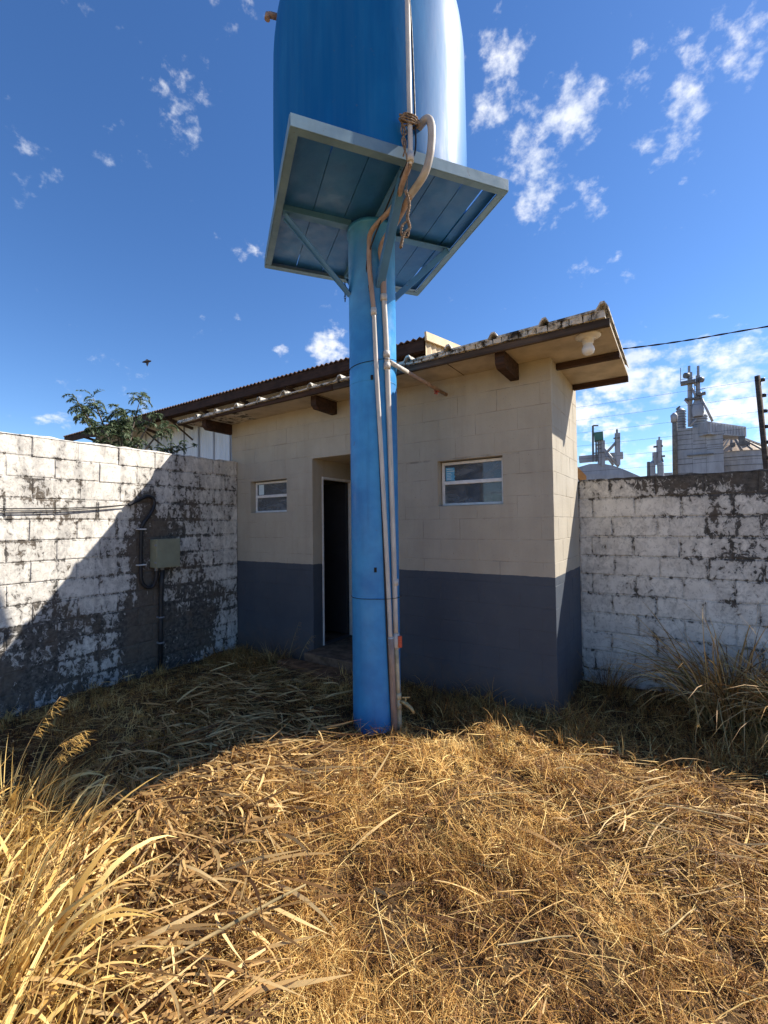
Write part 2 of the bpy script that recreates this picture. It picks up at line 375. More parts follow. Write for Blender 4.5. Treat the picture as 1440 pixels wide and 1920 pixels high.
# ------------------------------------------------------------------ ground
def hgt(x, y):
    x = np.asarray(x, float); y = np.asarray(y, float)
    h = .022*np.sin(3.1*x+1.3*y)+.02*np.sin(2.2*y-1.7*x+1)+.022*np.sin(7.3*x+2+1.5*y)*np.sin(6.1*y-2*x)+.014*np.sin(15*x+3*y)*np.sin(13*y-4*x+1)
    h = h + .05*np.exp(-((x+1.5)**2+(y-2.3)**2)/.9) + .06*np.exp(-((x+2.2)**2+(y-1.2)**2)/.5)+.07*np.exp(-((x-.1)**2+(y-3.0)**2)/.5)
    far = np.clip((np.hypot(x, y)-9)/10, 0, 1)
    return (h-.03)*(1-far)
def hz(x, y): return float(hgt(x, y))
xs = np.concatenate([-np.geomspace(1500, 9, 14), np.arange(-7.5, 4.5, .1), np.geomspace(5, 1500, 15)])
ys = np.concatenate([-np.geomspace(1500, 3, 14), np.arange(-2, 7, .1), np.geomspace(7.5, 1500, 15)])
X, Y = np.meshgrid(xs, ys); Z = hgt(X, Y); nx, ny = len(xs), len(ys)
gm = MB(); gm.v = list(map(tuple, np.stack([X.ravel(), Y.ravel(), Z.ravel()], 1)))
gm.f = [(j*nx+i, j*nx+i+1, (j+1)*nx+i+1, (j+1)*nx+i) for j in range(ny-1) for i in range(nx-1)]; gm.sm = [True]*len(gm.f)
g = gm.build('ground', 'soil'); g['kind'] = 'structure'

# ------------------------------------------------------------------ block walls
BL, BH = .40, .2025
def block_meshes(mat, n, inset, prot, jit, gap=.003):
    out = []
    for k in range(n):
        J = lambda a=jit: random.uniform(-a, a)
        hx, hzz = BL/2-gap, BH/2-gap
        c = [(-1, -1), (1, -1), (1, 1), (-1, 1)]
        vs = [(i*hx, prot+.03, j*hzz) for i, j in c] + [(i*hx+J(), prot*.75, j*hzz+J()) for i, j in c] + [(i*(hx-inset)+J(), J(.0008), j*(hzz-inset)+J()) for i, j in c]
        fs = [(8,9,10,11)] + [(4+i, 4+(i+1)%4, 8+(i+1)%4, 8+i) for i in range(4)] + [(i, (i+1)%4, 4+(i+1)%4, 4+i) for i in range(4)]
        me = bpy.data.meshes.new('block'); me.from_pydata(vs, [], fs); me.materials.append(MATS[mat]); me.update(); out.append(me)
    return out
def subtract(rects, hole):
    out = []
    for (a, b, c, d) in rects:
        p, q, r, s_ = hole
        if q <= a or p >= b or s_ <= c or r >= d: out.append((a, b, c, d)); continue
        if c < r: out.append((a, b, c, r))
        if s_ < d: out.append((a, b, s_, d))
        lo, hi = max(c, r), min(d, s_)
        if a < p: out.append((a, p, lo, hi))
        if q < b: out.append((q, b, lo, hi))
    return out
def lay_blocks(parent, meshes, u0, u1, z0, z1, place, holes=(), phase=0.0, rot=0, wob=.003, offs=.0015):
    """running bond; place(u) -> (x, y) on the wall face"""
    k = 0; z = z1
    while z > z0+.01:
        zb = max(z-BH, z0); ph = (phase + (BL/2 if k % 2 else 0)) % BL
        u = u0-ph + random.uniform(-.02, .02); edges = [u0]
        while u < u1:
            u += BL
            if u0+.05 < u < u1-.05: edges.append(u + random.uniform(-.008, .008))
        edges.append(u1)
        for a, b in zip(edges, edges[1:]):
            rects = [(a, b, zb, z)]
            for h in holes: rects = subtract(rects, h)
            for (p, q, r, s_) in rects:
                if q-p < .02 or s_-r < .02: continue
                o = bpy.data.objects.new('block', random.choice(meshes)); col.objects.link(o)
                x, y = place((p+q)/2, random.uniform(0, offs)); o.location = (x, y, (r+s_)/2+random.uniform(-.001, .001))
                o.rotation_euler = (random.uniform(-wob, wob), random.uniform(-wob, wob)*.6, rot+random.uniform(-wob, wob)*.6)
                o.scale = ((q-p)/BL, 1, (s_-r)/BH); o.parent = parent; o.matrix_parent_inverse = parent.matrix_world.inverted()
        z = zb; k += 1
def slab(mb, us, zs_, solid, fn, d0, d1):
    """grid slab with openings: fn(u, depth, z) -> xyz"""
    for i in range(len(us)-1):
        for j in range(len(zs_)-1):
            if not solid(i, j): continue
            a, b, c, d = us[i], us[i+1], zs_[j], zs_[j+1]
            F = [fn(a, d0, c), fn(b, d0, c), fn(b, d0, d), fn(a, d0, d)]; K = [fn(a, d1, c), fn(b, d1, c), fn(b, d1, d), fn(a, d1, d)]
            mb.add(F, [(0,1,2,3)]); mb.add(K, [(3,2,1,0)])
            for (di, dj, e) in ((-1,0,(0,3)), (1,0,(1,2)), (0,-1,(0,1)), (0,1,(3,2))):
                ii, jj = i+di, j+dj
                if 0 <= ii < len(us)-1 and 0 <= jj < len(zs_)-1 and solid(ii, jj): continue
                p, q = e; mb.add([F[p], F[q], K[q], K[p]], [(0,1,2,3)])
    return mb

XL, YF, XC, YR = -5.183, 4.068, -.9125, 5.228
XB = -5.31                                    # left corner of the little building
# left boundary wall
wl = empty('boundary_wall', (XL, 1.5, 0), 'weathered whitewashed concrete block wall on the left carrying the khaki electrical box', 'wall')
m = MB().box(XL-.15, XL-.009, -2.2, YF-.004, -.3, 2.578); m.build('mortar_core', 'mortar_left', wl)
lay_blocks(wl, block_meshes('whitewash_left', 7, .008, .009, .005, .0028), .2, YF-.006, -.05, 2.585, lambda u, d: (XL-d*1.5, u), phase=.13, rot=math.pi/2, wob=.004, offs=.004)
m = MB()                                       # rough mortar capping
n = 70; vs = []
for i in range(n+1):
    y = -2.2+(YF-.006+2.2)*i/n
    vs += [(XL+.002, y, 2.578), (XL-.006, y, 2.592+random.uniform(-.008, .01)), (XL-.145, y, 2.594+random.uniform(-.008, .01)), (XL-.155, y, 2.578)]
m.add(vs, [(4*i+k, 4*i+4+k, 4*i+5+k, 4*i+1+k) for i in range(n) for k in range(3)], False); m.build('mortar_cap', 'mortar_left', wl)
# right boundary wall
wr = empty('boundary_wall', (.5, YR, 0), 'whitewashed concrete block wall with black mould along its top, right of the building', 'wall')
MB().box(XC-.1, 4.2, YR+.011, YR+.16, -.3, 2.128).build('mortar_core', 'mortar_right', wr)
lay_blocks(wr, block_meshes('whitewash_right', 7, .007, .010, .0045, .0034), XC+.006, 2.6, -.05, 2.134, lambda u, d: (u, YR+d*1.5), phase=.09, wob=.004, offs=.004)
m = MB(); vs = []
for i in range(n+1):
    x = XC+.006+(4.2-XC)*i/n
    vs += [(x, YR-.002, 2.128), (x, YR+.004, 2.140+random.uniform(-.007, .01)), (x, YR+.155, 2.142+random.uniform(-.007, .01)), (x, YR+.162, 2.128)]
m.add(vs, [(4*i+k, 4*i+4+k, 4*i+5+k, 4*i+1+k) for i in range(n) for k in range(3)]); m.build('mortar_cap', 'mortar_right', wr)

# ------------------------------------------------------------------ the little building
bd = empty('utility_building', (-3.1, 4.6, 0), 'small beige block building with slate blue dado and dark door nook', 'building')
WL = (-4.915, -4.21, 1.86, 2.297); WR = (-2.045, -1.362, 1.862, 2.325); NK = (-3.765, -2.86, -.3, 2.512)
us = sorted([XB, WL[0], WL[1], NK[0], NK[1], WR[0], WR[1], XC-.003]); zz = sorted([-.3, 1.86, 1.862, 2.297, 2.325, 2.512, 3.16])
def solid(i, j):
    u, z = (us[i]+us[i+1])/2, (zz[j]+zz[j+1])/2
    return not any(a < u < b and c < z < d for a, b, c, d in (WL, WR, NK))
slab(MB(), us, zz, solid, lambda u, d, z: (u, d, z), YF+.0024, YF+.15).build('wall_core', 'facade_joint', bd)
bms = block_meshes('facade_paint', 6, .003, .0026, .0018, .0016)
lay_blocks(bd, bms, XB, XC-.001, -.02, 3.15, lambda u, d: (u, YF+d), holes=(WL, WR, NK), phase=.31, wob=.0012, offs=.0012)
MB().box(XC-.15, XC-.0024, YF+.15, YR+.0105, -.3, 3.155).build('side_wall_core', 'facade_joint', bd)
lay_blocks(bd, bms, YF+.002, 5.222, -.02, 3.15, lambda u, d: (XC-d, u), phase=.05, rot=math.pi/2, wob=.0012, offs=.0012)
m = MB().box(XB, XC-.151, 5.08, 5.22, -.3, 3.155).box(XB, XB+.14, YF+.15, 5.08, -.3, 3.155)
m.build('rear_wall', 'facade_paint', bd)
MB().box(XB+.14, XC-.15, YF+.15, 5.08, 2.95, 2.98).build('interior_ceiling', 'interior', bd)
MB().box(XB+.14, XC-.15, YF+.15, 5.08, -.2, .165).build('interior_floor', 'concrete', bd)
# nook: left side wall carries the door, right side plain
y0, y1, zt = 4.243, 4.885, 2.30
ws = [YF+.151, y0, y1, 5.08]; ws2 = [-.3, .17, zt, 2.95]
slab(MB(), ws, ws2, lambda i, j: not (i == 1 and j == 1), lambda u, d, z: (d, u, z), NK[0]-.10, NK[0]).build('nook_wall', 'facade_paint', bd)
MB().box(NK[1], NK[1]+.1, YF+.15, 5.08, -.3, 2.95).build('nook_wall', 'facade_paint', bd)
MB().box(NK[0], NK[1], YF+.15, 5.08, 2.512, 2.56).build('nook_ceiling', 'facade_paint', bd)
m = MB(); m.box(NK[0]-.002, NK[1]+.002, 3.9, 5.08, -.2, .168); m.build('threshold_slab', 'concrete', bd, .008)
m = MB(); m.prism([(-4.05, 3.72, -.2), (-2.75, 3.60, -.2), (-2.72, 3.9, -.2), (-4.0, 3.9, -.2)], (0, 0, .28)); m.build('doorstep', 'red_earth', bd, .02)
dr = MB().box(NK[0]-.06, NK[0]+.006, y0, y0+.03, .17, zt).box(NK[0]-.06, NK[0]+.006, y1-.03, y1, .17, zt).box(NK[0]-.06, NK[0]+.006, y0+.03, y1-.03, zt-.03, zt).build('door_frame', 'white_paint', bd, .003)
simple('door_dark', (.035, .035, .04), .5, .3, .1, 3)
lf = MB().box(NK[0]-.70, NK[0]-.062, y1-.075, y1-.035, .19, zt-.035).build('door', 'door_dark', bd, .004)
MB().tube([(NK[0]-.6, y1-.08, 1.2), (NK[0]-.6, y1-.12, 1.2), (NK[0]-.5, y1-.12, 1.2)], .009, 8).build('handle', 'brass', lf)
for (a, b_, c, d_) in (WL, WR):
    MB().box(a, a+.003, YF+.003, YF+.15, c, d_).box(b_-.003, b_, YF+.003, YF+.15, c, d_).box(a+.003, b_-.003, YF+.003, YF+.15, d_-.003, d_).build('reveal', 'facade_paint', bd)
MB().box(NK[0], NK[0]+.003, YF+.003, YF+.15, .17, NK[3]).box(NK[0]+.003, NK[1], YF+.003, YF+.15, NK[3]-.003, NK[3]).build('reveal', 'facade_paint', bd)
# windows
def window(r, with_poster):
    a, b, c, d = r; yy = YF+.082
    fa, fb, fc, fd = a+.012, b-.012, c+.008, d-.012; w = .028
    mb = MB().box(fa, fa+w, yy, yy+.035, fc, fd).box(fb-w, fb, yy, yy+.035, fc, fd).box(fa+w, fb-w, yy, yy+.035, fc, fc+w*.8).box(fa+w, fb-w, yy, yy+.035, fd-w, fd)
    zc = (fc+fd)/2+.01
    mb.box(fa+w, fb-w, yy-.004, yy+.03, zc-.018, zc+.018)
    fr = mb.build('window', 'white_paint', bd, .003)
    for (p, q) in ((fc+w*.8, zc-.018), (zc+.018, fd-w)):
        MB().box(fa+w, fb-w, yy+.014, yy+.018, p, q).build('pane', 'dusty_glass', fr)
    MB().box(a-.0, b+.0, YF+.012, yy+.03, c-.012, c+.006).build('sill', 'facade_paint', fr, .004)
    return fa+w, fb-w, zc, fd-w, fr, yy
fa, fb, zc, zt2, fr, yy = window(WR, True)
# torn blue notice taped inside the upper pane
pts = [(fa+.012, 0, zc+.026), (fa+.115, 0, zc+.022), (fa+.105, 0, zc+.045), (fa+.118, 0, zc+.065), (fa+.104, 0, zc+.08), (fa+.112, 0, zc+.115), (fa+.108, 0, zc+.155), (fa+.012, 0, zc+.158)]
po = MB().prism([(x, yy+.0105, z) for x, _, z in pts], (0, .0015, 0)).build('notice', 'poster_blue', fr)
m = MB()
for k, (zo, ln) in enumerate([(.142, .07), (.122, .085), (.118, .08), (.098, .05), (.083, .06), (.066, .045), (.05, .055), (.036, .05)]):
    m.box(fa+.022, fa+.022+ln, yy+.0095, yy+.0104, zc+zo-.003, zc+zo+.003)
m.build('notice_print', 'poster_white', po)
fa2, fb2, zc2, zt3, fr2, yy2 = window(WL, False)
MB().box(fa2+.03, fa2+.13, yy2+.0105, yy2+.012, zc2+.026, zt3-.006).build('notice', 'poster_white', fr2)
# roof: fascia, soffit, battens, rafter tails, fibre-cement sheets with ribs
RX0, RX1, RY0, RY1 = -5.86, -.385, 3.58, 5.12
rf = MB().box(RX0+.03, RX1-.006, RY0+.06, RY1-.03, 3.150, 3.172).build('roof', 'soffit_board', bd)
def tilt(x): return .045+(x-RX1)*.019
def roof_strip(x0, x1, mbx):
    prof = []
    for fx, fz in ((0, 0), (.335, 0), (.348, .022), (.364, .046), (.392, .048), (.408, .022), (.418, 0)):
        prof.append((x0+fx, fz))
    vs = []
    for (y, up) in ((RY0-.035, 0), (RY0+.4, .004), (RY1, .01)):
        for (x, z) in prof: vs.append((x, y, 3.200+z+tilt(x)+up+random.uniform(-.003, .003)))
        for (x, z) in reversed(prof): vs.append((x, y, 3.200+z+tilt(x)+up-.016))
    n = len(prof)*2
    fs = [tuple(range(n-1, -1, -1)), tuple(range(2*n, 3*n))] + [(i*n+j, i*n+(j+1) % n, (i+1)*n+(j+1) % n, (i+1)*n+j) for i in range(2) for j in range(n)]
    mbx.add(vs, fs)
k = 0; x = RX1-.421
while x > RX0-.1:
    mb = MB(); roof_strip(x+.002, x+.40, mb); mb.build('roof_sheet', 'fibre_cement', rf)
    x -= .412; k += 1
m = MB(); x = RX0+.02                             # lumpy mortar bedding between sheets and fascia
while x < RX1-.03:
    w = random.uniform(.05, .11); z1_ = 3.192+tilt(x)*1.0
    j = lambda a=.008: random.uniform(-a, a)
    m.add([(x, RY0-.02+j(), 3.178+j(.004)), (x+w*.94, RY0-.02+j(), 3.178+j(.004)), (x+w*.94, RY0+.06, 3.178), (x, RY0+.06, 3.178),
           (x+.004, RY0-.028+j(), z1_+j()), (x+w*.9, RY0-.028+j(), z1_+j()), (x+w*.9, RY0+.06, z1_), (x+.004, RY0+.06, z1_)],
          [(0,3,2,1),(4,5,6,7),(0,1,5,4),(1,2,6,5),(2,3,7,6),(3,0,4,7)]); x += w
m.build('mortar_bedding', 'fibre_cement', rf, .004)
MB().box(RX0, -3.02, RY0, RY0+.032, 3.115, 3.177).build('fascia_board', 'dark_wood', rf, .004)
MB().box(-3.016, RX1, RY0+.002, RY0+.034, 3.117, 3.177).build('fascia_board', 'grey_wood', rf, .004)
MB().box(XC+.004, RX1-.004, 4.26, 4.315, 3.095, 3.149).build('batten', 'dark_wood', rf, .003)
MB().box(XC+.004, RX1-.004, 5.035, 5.09, 3.095, 3.149).build('batten', 'dark_wood', rf, .003)
MB().box(-3.34, -3.335, RY0+.062, YF-.002, 3.1465, 3.1495).build('soffit_seam', 'dark_wood', rf)
MB().box(-1.735, -1.729, RY0+.062, YF-.002, 3.1465, 3.1495).build('soffit_seam', 'dark_wood', rf)
for x, yb in ((-1.275, 3.655), (-3.44, 3.70), (-5.38, 3.64)):
    MB().prism([(x, yb, 3.045), (x, yb+.04, 3.005), (x, YF+.02, 3.0), (x, YF+.02, 3.149), (x, yb, 3.149)], (.082, 0, 0)).build('rafter_tail', 'dark_wood', rf, .004)

# bare lamp under the overhang
lp = empty('bulb_lamp', (-.56, 3.77, 3.15), 'white globe bulb in round fitting under the right roof overhang', 'lamp')
MB().lathe([(.0, 0), (.095, 0), (.092, -.012), (.06, -.024), (.042, -.03), (.040, -.062), (.0, -.062)], 28, (-.56, 3.77, 3.149)).build('base_plate', 'porcelain', lp)
MB().lathe([(.032, -.06), (.034, -.075), (.045, -.095), (.048, -.115), (.042, -.135), (.024, -.15), (0, -.155)], 24, (-.56, 3.77, 3.149)).build('bulb', 'porcelain', lp)

# cups standing behind the right window
MB().box(-2.2, -1.2, YF+.152, YF+.30, 1.835, 1.86).build('inner_shelf', 'interior', bd)
for (x, r, h, lab, kk) in ((-1.80, .034, .085, 'small white cup standing inside behind the lower window pane', 'cup'), (-1.60, .055, .10, 'wide white tub standing inside behind the lower window pane', 'tub')):
    mb = MB().lathe([(0, 0), (r*.8, 0), (r, h), (r-.004, h), (r*.76, .004), (0, .004)], 20, (x, YF+.215, 1.8605)); tag(mb.build('plastic_'+kk, 'white_paint'), lab, kk)

# ------------------------------------------------------------------ water tower
CX, CY = -2.225, 3.20; RC = .207; HP = .845; ZP = 4.28
ang = math.radians(54.1); EA = Vector((math.cos(ang), math.sin(ang), 0)); EB = Vector((-math.sin(ang), math.cos(ang), 0)); C0 = Vector((CX, CY, 0))
def loc(a, b, z): return C0 + EA*a + EB*b + Vector((0, 0, z))
tw = empty('tank_stand', (CX, CY, 0), 'tall blue steel column carrying a square platform in front of the building', 'tower')
colm = MB().lathe([(RC, -.3), (RC, 1.1), (RC, 2.2), (RC, 3.3), (RC, ZP-.03), (RC+.012, ZP-.03), (RC+.012, ZP+.01), (0, ZP+.01)], 48, (CX, CY, 0)).build('column', 'column_blue', tw)
for z in (1.07, 2.9):
    MB().lathe([(RC-.002, z-.004), (RC+.0022, z-.003), (RC+.0022, z+.003), (RC-.002, z+.004)], 48, (CX, CY, 0)).build('weld_seam', 'column_blue', colm)
# slotted lugs
d = (Vector((0, 0, 0))-C0).normalized()
for (lat, z) in ((-.01, 2.92), (.0, 1.31)):
    r_ = Vector((-d.y, d.x, 0)); p = C0 + d*(RC+.003) + r_*lat*1.0 + Vector((0, 0, z)); p.z = z
    MB().bar(p+Vector((0, 0, -.02)), p+Vector((0, 0, .02)), .022, .006, d).build('lug', 'wire_dark', colm)
# deck plates run from the near rail to the far rail
e = [-HP+.012, -.53, -.26, .01, .27, .51, .70, HP-.012]
for i in range(7):
    gap = .006 if i < 5 else .016
    vs = []
    for z in (ZP+.062, ZP+.070):
        vs += [loc(e[i], -HP+.012, z), loc(e[i+1]-gap, -HP+.012, z), loc(e[i+1]-gap, HP-.012, z), loc(e[i], HP-.012, z)]
    MB().add(vs, [(0,3,2,1),(4,5,6,7),(0,1,5,4),(1,2,6,5),(2,3,7,6),(3,0,4,7)]).build('deck_plate', 'deck_blue', tw)
for ri, (p, q, inn) in enumerate(((loc(-HP, -HP, 0), loc(HP, -HP, 0), EB), (loc(-HP, HP, 0), loc(HP, HP, 0), -EB), (loc(-HP, -HP+.01, 0), loc(-HP, HP-.01, 0), EA), (loc(HP, -HP+.01, 0), loc(HP, HP-.01, 0), -EA))):
    mb = MB(); zc_ = Vector((0, 0, ZP+.045)); mb.bar(p+zc_, q+zc_, .008, .09)
    zf = Vector((0, 0, ZP+(.004 if ri < 2 else .0075))); mb.bar(p+zf+inn*.032, q+zf+inn*.032, .056, .008)
    mb.build('edge_rail', 'rail_grey', tw, .002)
for s_, ax in ((1, EA), (-1, EA), (1, EB), (-1, EB)):
    v = ax*s_
    a = C0 + v*(RC-.01) + Vector((0, 0, ZP+.014)); b_ = C0 + v*(HP-.065) + Vector((0, 0, ZP+.014))
    mb = MB().bar(a, b_, .075, .008); mb.bar(a+Vector((0,0,.024))-v.cross(Vector((0,0,1)))*.033, b_+Vector((0,0,.024))-v.cross(Vector((0,0,1)))*.033, .008, .048)
    mb.build('cross_beam', 'frame_blue', tw, .002)
    a = C0 + v*(RC-.012) + Vector((0, 0, ZP-.60)); b_ = C0 + v*(HP-.09) + Vector((0, 0, ZP-.006))
    sd = v.cross(Vector((0, 0, 1)))
    mb = MB().bar(a, b_, .068, .008, (b_-a).cross(sd)); mb.bar(a+sd*.034+Vector((0,0,.03)), b_+sd*.034+Vector((0,0,.004)), .008, .055, (b_-a).cross(sd))
    mb.build('brace', 'frame_blue', tw, .002)
# the tank
tk = empty('water_tank', (CX, CY, ZP+.072), 'large glossy blue plastic water tank standing on the raised platform', 'tank')
RT_ = .842; zb = ZP+.073
prof = [(0, 0), (RT_-.03, 0), (RT_-.004, .015), (RT_, .05), (RT_+.006, .5), (RT_+.004, 1.0), (RT_, 1.36), (RT_-.006, 1.46), (RT_-.025, 1.62), (RT_-.06, 1.80), (RT_-.11, 1.98), (RT_-.2, 2.16), (RT_-.36, 2.30), (.26, 2.37), (.25, 2.45), (0, 2.46)]
fine = []
for (a, b_) in zip(prof, prof[1:]):
    for k in range(3): fine.append((a[0]+(b_[0]-a[0])*k/3, a[1]+(b_[1]-a[1])*k/3))
fine.append(prof[-1])
MB().lathe(fine, 96, (CX, CY, zb)).build('tank_shell', 'tank_plastic', tk)
left = Vector((math.cos(YAW-.25), -math.sin(YAW-.25), 0))*-1
p = C0 + left*(RT_-.05) + Vector((0, 0, 6.06)); mb = MB().tube([p, p+left*.07, p+left*.095+Vector((0, 0, -.005)), p+left*.10+Vector((0, 0, -.045))], .024, 12); mb.build('overflow_spout', 'pvc_brown', tk)

# pipes and cables on the column
TOC = d; RGT = Vector((RT0.x, RT0.y, 0))
def cl(lat, out, z): return C0 + RGT*lat + TOC*out + Vector((0, 0, z))
nearmid = C0 - EB*(HP+.035)
def nm(along, out, z): return C0 - EB*(HP+out) + EA*along + Vector((0, 0, z))
pa = empty('supply_pipe', cl(.14, .20, 0), 'thin pale PVC pipe climbing the column and up the face of the blue tank', 'pipe')
ptsA = [cl(.148, .175, -.15), cl(.118, .185, .7), cl(.102, .195, 1.3), cl(.06, .212, 2.3), cl(.03, .222, 2.95), cl(.012, .224, 3.4)]
MB().tube(catmull([cl(.148, .178, -.15), cl(.120, .190, .74)], 4), .026, 12).build('lower_sleeve', 'pvc_brown', pa)
MB().tube(catmull([cl(.120, .190, .70), cl(.100, .200, 1.3), cl(.06, .216, 2.3), cl(.03, .226, 2.95), cl(.012, .227, 3.5)], 6), .0185, 12).build('riser', 'pvc_white', pa)
MB().tube(catmull([cl(.012, .227, 3.48), cl(-.018, .232, 3.82), cl(-.02, .245, 4.0), cl(.005, .29, 4.12), nm(.0, -.30, 4.17), nm(-.02, -.06, 4.19), nm(-.02, .045, 4.22)], 8), .0205, 12).build('bend_under_deck', 'pvc_brown', pa)
MB().tube(catmull([nm(-.02, .043, 4.215), nm(-.018, .055, 4.30), nm(-.016, .052, 4.42), nm(-.016, .045, 4.8)], 8)+[nm(-.02, .045, 5.6), nm(-.03, .02, 6.1), nm(-.03, -.06, 6.45)], .0185, 12).build('tank_riser', 'pvc_white', pa)
for q in (cl(.012, .227, 3.47), cl(.120, .190, .72), nm(-.018, .055, 4.26)):
    MB().tube([q-Vector((0, 0, .03)), q+Vector((0, 0, .03))], .0245, 12).build('coupling', 'pvc_white', pa)
pb = empty('outlet_pipe', cl(.165, .18, 0), 'thicker grey PVC outlet pipe with red valve and garden tap on the column', 'pipe')
MB().tube(catmull([nm(.07, -.06, 4.56), nm(.10, .05, 4.57), nm(.125, .085, 4.54), nm(.135, .09, 4.45), nm(.125, .075, 4.30), nm(.10, .02, 4.19), nm(.075, -.15, 4.165)], 8), .028, 14).build('tank_elbow', 'pvc_grey', pb)
MB().tube(catmull([nm(.075, -.13, 4.165), nm(.06, -.40, 4.12), cl(.085, .24, 4.02), cl(.095, .205, 3.85), cl(.098, .20, 3.6)], 8), .025, 14).build('bend_under_deck', 'pvc_brown', pb)
MB().tube(catmull([cl(.098, .20, 3.62), cl(.118, .19, 3.1), cl(.150, .165, 1.7), cl(.165, .152, .76)], 6), .0225, 12).build('riser', 'pvc_white', pb)
MB().tube(catmull([cl(.165, .152, .66), cl(.178, .140, .24)], 4), .0215, 12).build('riser', 'pvc_yellowed', pb)
MB().tube(catmull([cl(.178, .140, .24), cl(.182, .135, -.15)], 4), .026, 12).build('lower_sleeve', 'pvc_yellowed', pb)
for (lat, out, z) in ((.098, .20, 3.60), (.117, .19, 3.12), (.1185, .19, 3.02), (.164, .153, 1.2), (.178, .14, .25), (.179, .139, .17)):
    q = cl(lat, out, z); MB().tube([q-Vector((0, 0, .026)), q+Vector((0, 0, .026))], .029, 12).build('coupling', 'pvc_white' if z > .5 else 'pvc_yellowed', pb)
vq = cl(.166, .152, .71)
vb = MB().lathe([(.0, -.062), (.028, -.062), (.030, -.045), (.036, -.03), (.038, 0), (.036, .03), (.030, .045), (.028, .062), (0, .062)], 16, tuple(vq)).build('valve', 'pvc_white', pb)
h0 = vq + (TOC*.7+RGT*.7).normalized()*.045
MB().bar(h0-Vector((0, 0, .048)), h0+Vector((0, 0, .048)), .032, .02, TOC).build('handle', 'valve_red', vb, .005)
tq = cl(.179, .139, .205); out = (RGT*.85+TOC*.5).normalized()
tp = MB().tube([tq, tq+out*.05, tq+out*.075+Vector((0, 0, -.01)), tq+out*.125+Vector((0, 0, -.04)), tq+out*.145+Vector((0, 0, -.075))], [.016, .017, .02, .014, .012], 10).build('tap', 'brass', pb)
MB().bar(tq+out*.07+Vector((0, 0, .045))-RGT*.03, tq+out*.07+Vector((0, 0, .045))+RGT*.035, .014, .01).tube([tq+out*.07, tq+out*.07+Vector((0, 0, .05))], .007, 8).build('tap_handle', 'brass', tp)
# branch to the building
p0 = cl(.118, .19, 3.07); p1 = Vector((-1.93, YF+.01, 2.99)); pm = p0+(p1-p0)*.30
br = MB().tube([p0, pm], .0205, 12).build('branch_stub', 'pvc_white', pb)
MB().tube([pm-(p1-p0)*.02, p1], .018, 12).build('branch_pipe', 'pvc_brown', pb)
q = p0+(p1-p0)*.80+Vector((0, 0, -.028))
m = MB()
for k in range(5):
    a = k*2*math.pi/5; m.bar(q, q+Vector((math.cos(a)*.026, 0, math.sin(a)*.026)), .014, .012, (0, 1, 0))
m.build('valve_wheel', 'valve_red', br)
# black cable beside the pipes, tie wires, chain, rope
cpts = [cl(.128, .172, -.1), cl(.095, .192, .6), cl(.075, .200, 1.3), cl(.048, .207, 2.2), cl(.02, .213, 2.9), cl(.0, .214, 3.5), cl(-.04, .214, 3.9), nm(-.035, -.35, 4.2), nm(-.03, .03, 4.24), nm(.02, .055, 4.32), nm(.022, .055, 4.6), nm(.008, .05, 5.2), nm(-.018, .06, 5.5)]
tag(MB().tube(catmull(cpts, 7), .0065, 8).build('power_cable', 'black_rubber'), 'thin black cable running up beside the pipes on the blue column', 'cable')
def hoop(z, lift, lab):
    pts = []
    for k in range(61):
        a = 2*math.pi*k/60; dv = Vector((math.cos(a), math.sin(a), 0)); fr_ = max(0, dv.dot((TOC*.75+RGT*.65).normalized()))
        pts.append(C0 + dv*(RC+.004+.055*max(0, fr_-.75)*3.6) + Vector((0, 0, z+lift*dv.dot(RGT))))
    tag(MB().tube(pts, .0026, 6, False).build('tie_wire', 'wire_dark'), lab, 'wire', 'wires binding the pipes to the column')
hoop(3.06, .02, 'dark tie wire looped round the column at the branch pipe'); hoop(1.07, .005, 'dark tie wire looped round the lower column above the red valve')
ch = empty('hanging_chain', loc(-.03, .80, 4.2), 'short dark chain hanging from the far platform edge', 'chain')
base_p = loc(-.02, HP-.03, ZP-.004)
for k in range(7):
    c = base_p - Vector((0, 0, .022+k*.030)); pts = []
    ax = RGT if k % 2 else (RGT*.35+TOC*.9)
    for j in range(13): a = 2*math.pi*j/12; pts.append(c + ax*(.009*math.cos(a)) + Vector((0, 0, .019*math.sin(a))))
    MB().tube(pts, .0038, 6, False).build('link', 'wire_dark', ch)
ro = empty('frayed_rope', nm(0, .03, 4.4), 'frayed brown rope knotted round the pipe and dangling below the deck', 'rope')
def twist(pts, r, amp, turns, k0):
    P = catmull(pts, 10); out = []
    for i, p in enumerate(P):
        a = i/len(P)*turns*2*math.pi+k0; out.append(p + RGT*(amp*math.cos(a)) + TOC*(amp*math.sin(a)))
    return out
rp = [nm(-.055, .05, 4.02), nm(-.03, .05, 3.93), nm(-.045, .05, 3.83), nm(-.03, .05, 3.76), nm(-.075, .05, 3.70), nm(-.10, .05, 3.60)]
for k in range(3): MB().tube(twist(rp, .006, .008, 9, k*2.1), .0052, 6).build('strand', 'rope', ro)
rp2 = [nm(-.05, .05, 3.80), nm(-.085, .05, 3.76), nm(-.09, .05, 3.70), nm(-.05, .05, 3.69), nm(-.035, .05, 3.75)]
for k in range(2): MB().tube(twist(rp2, .006, .006, 6, k*3.1), .0048, 6).build('strand', 'rope', ro)
MB().tube([nm(-.03, .06, 4.26), nm(-.05, .055, 4.02)], .002, 5).build('strand', 'rope', ro)
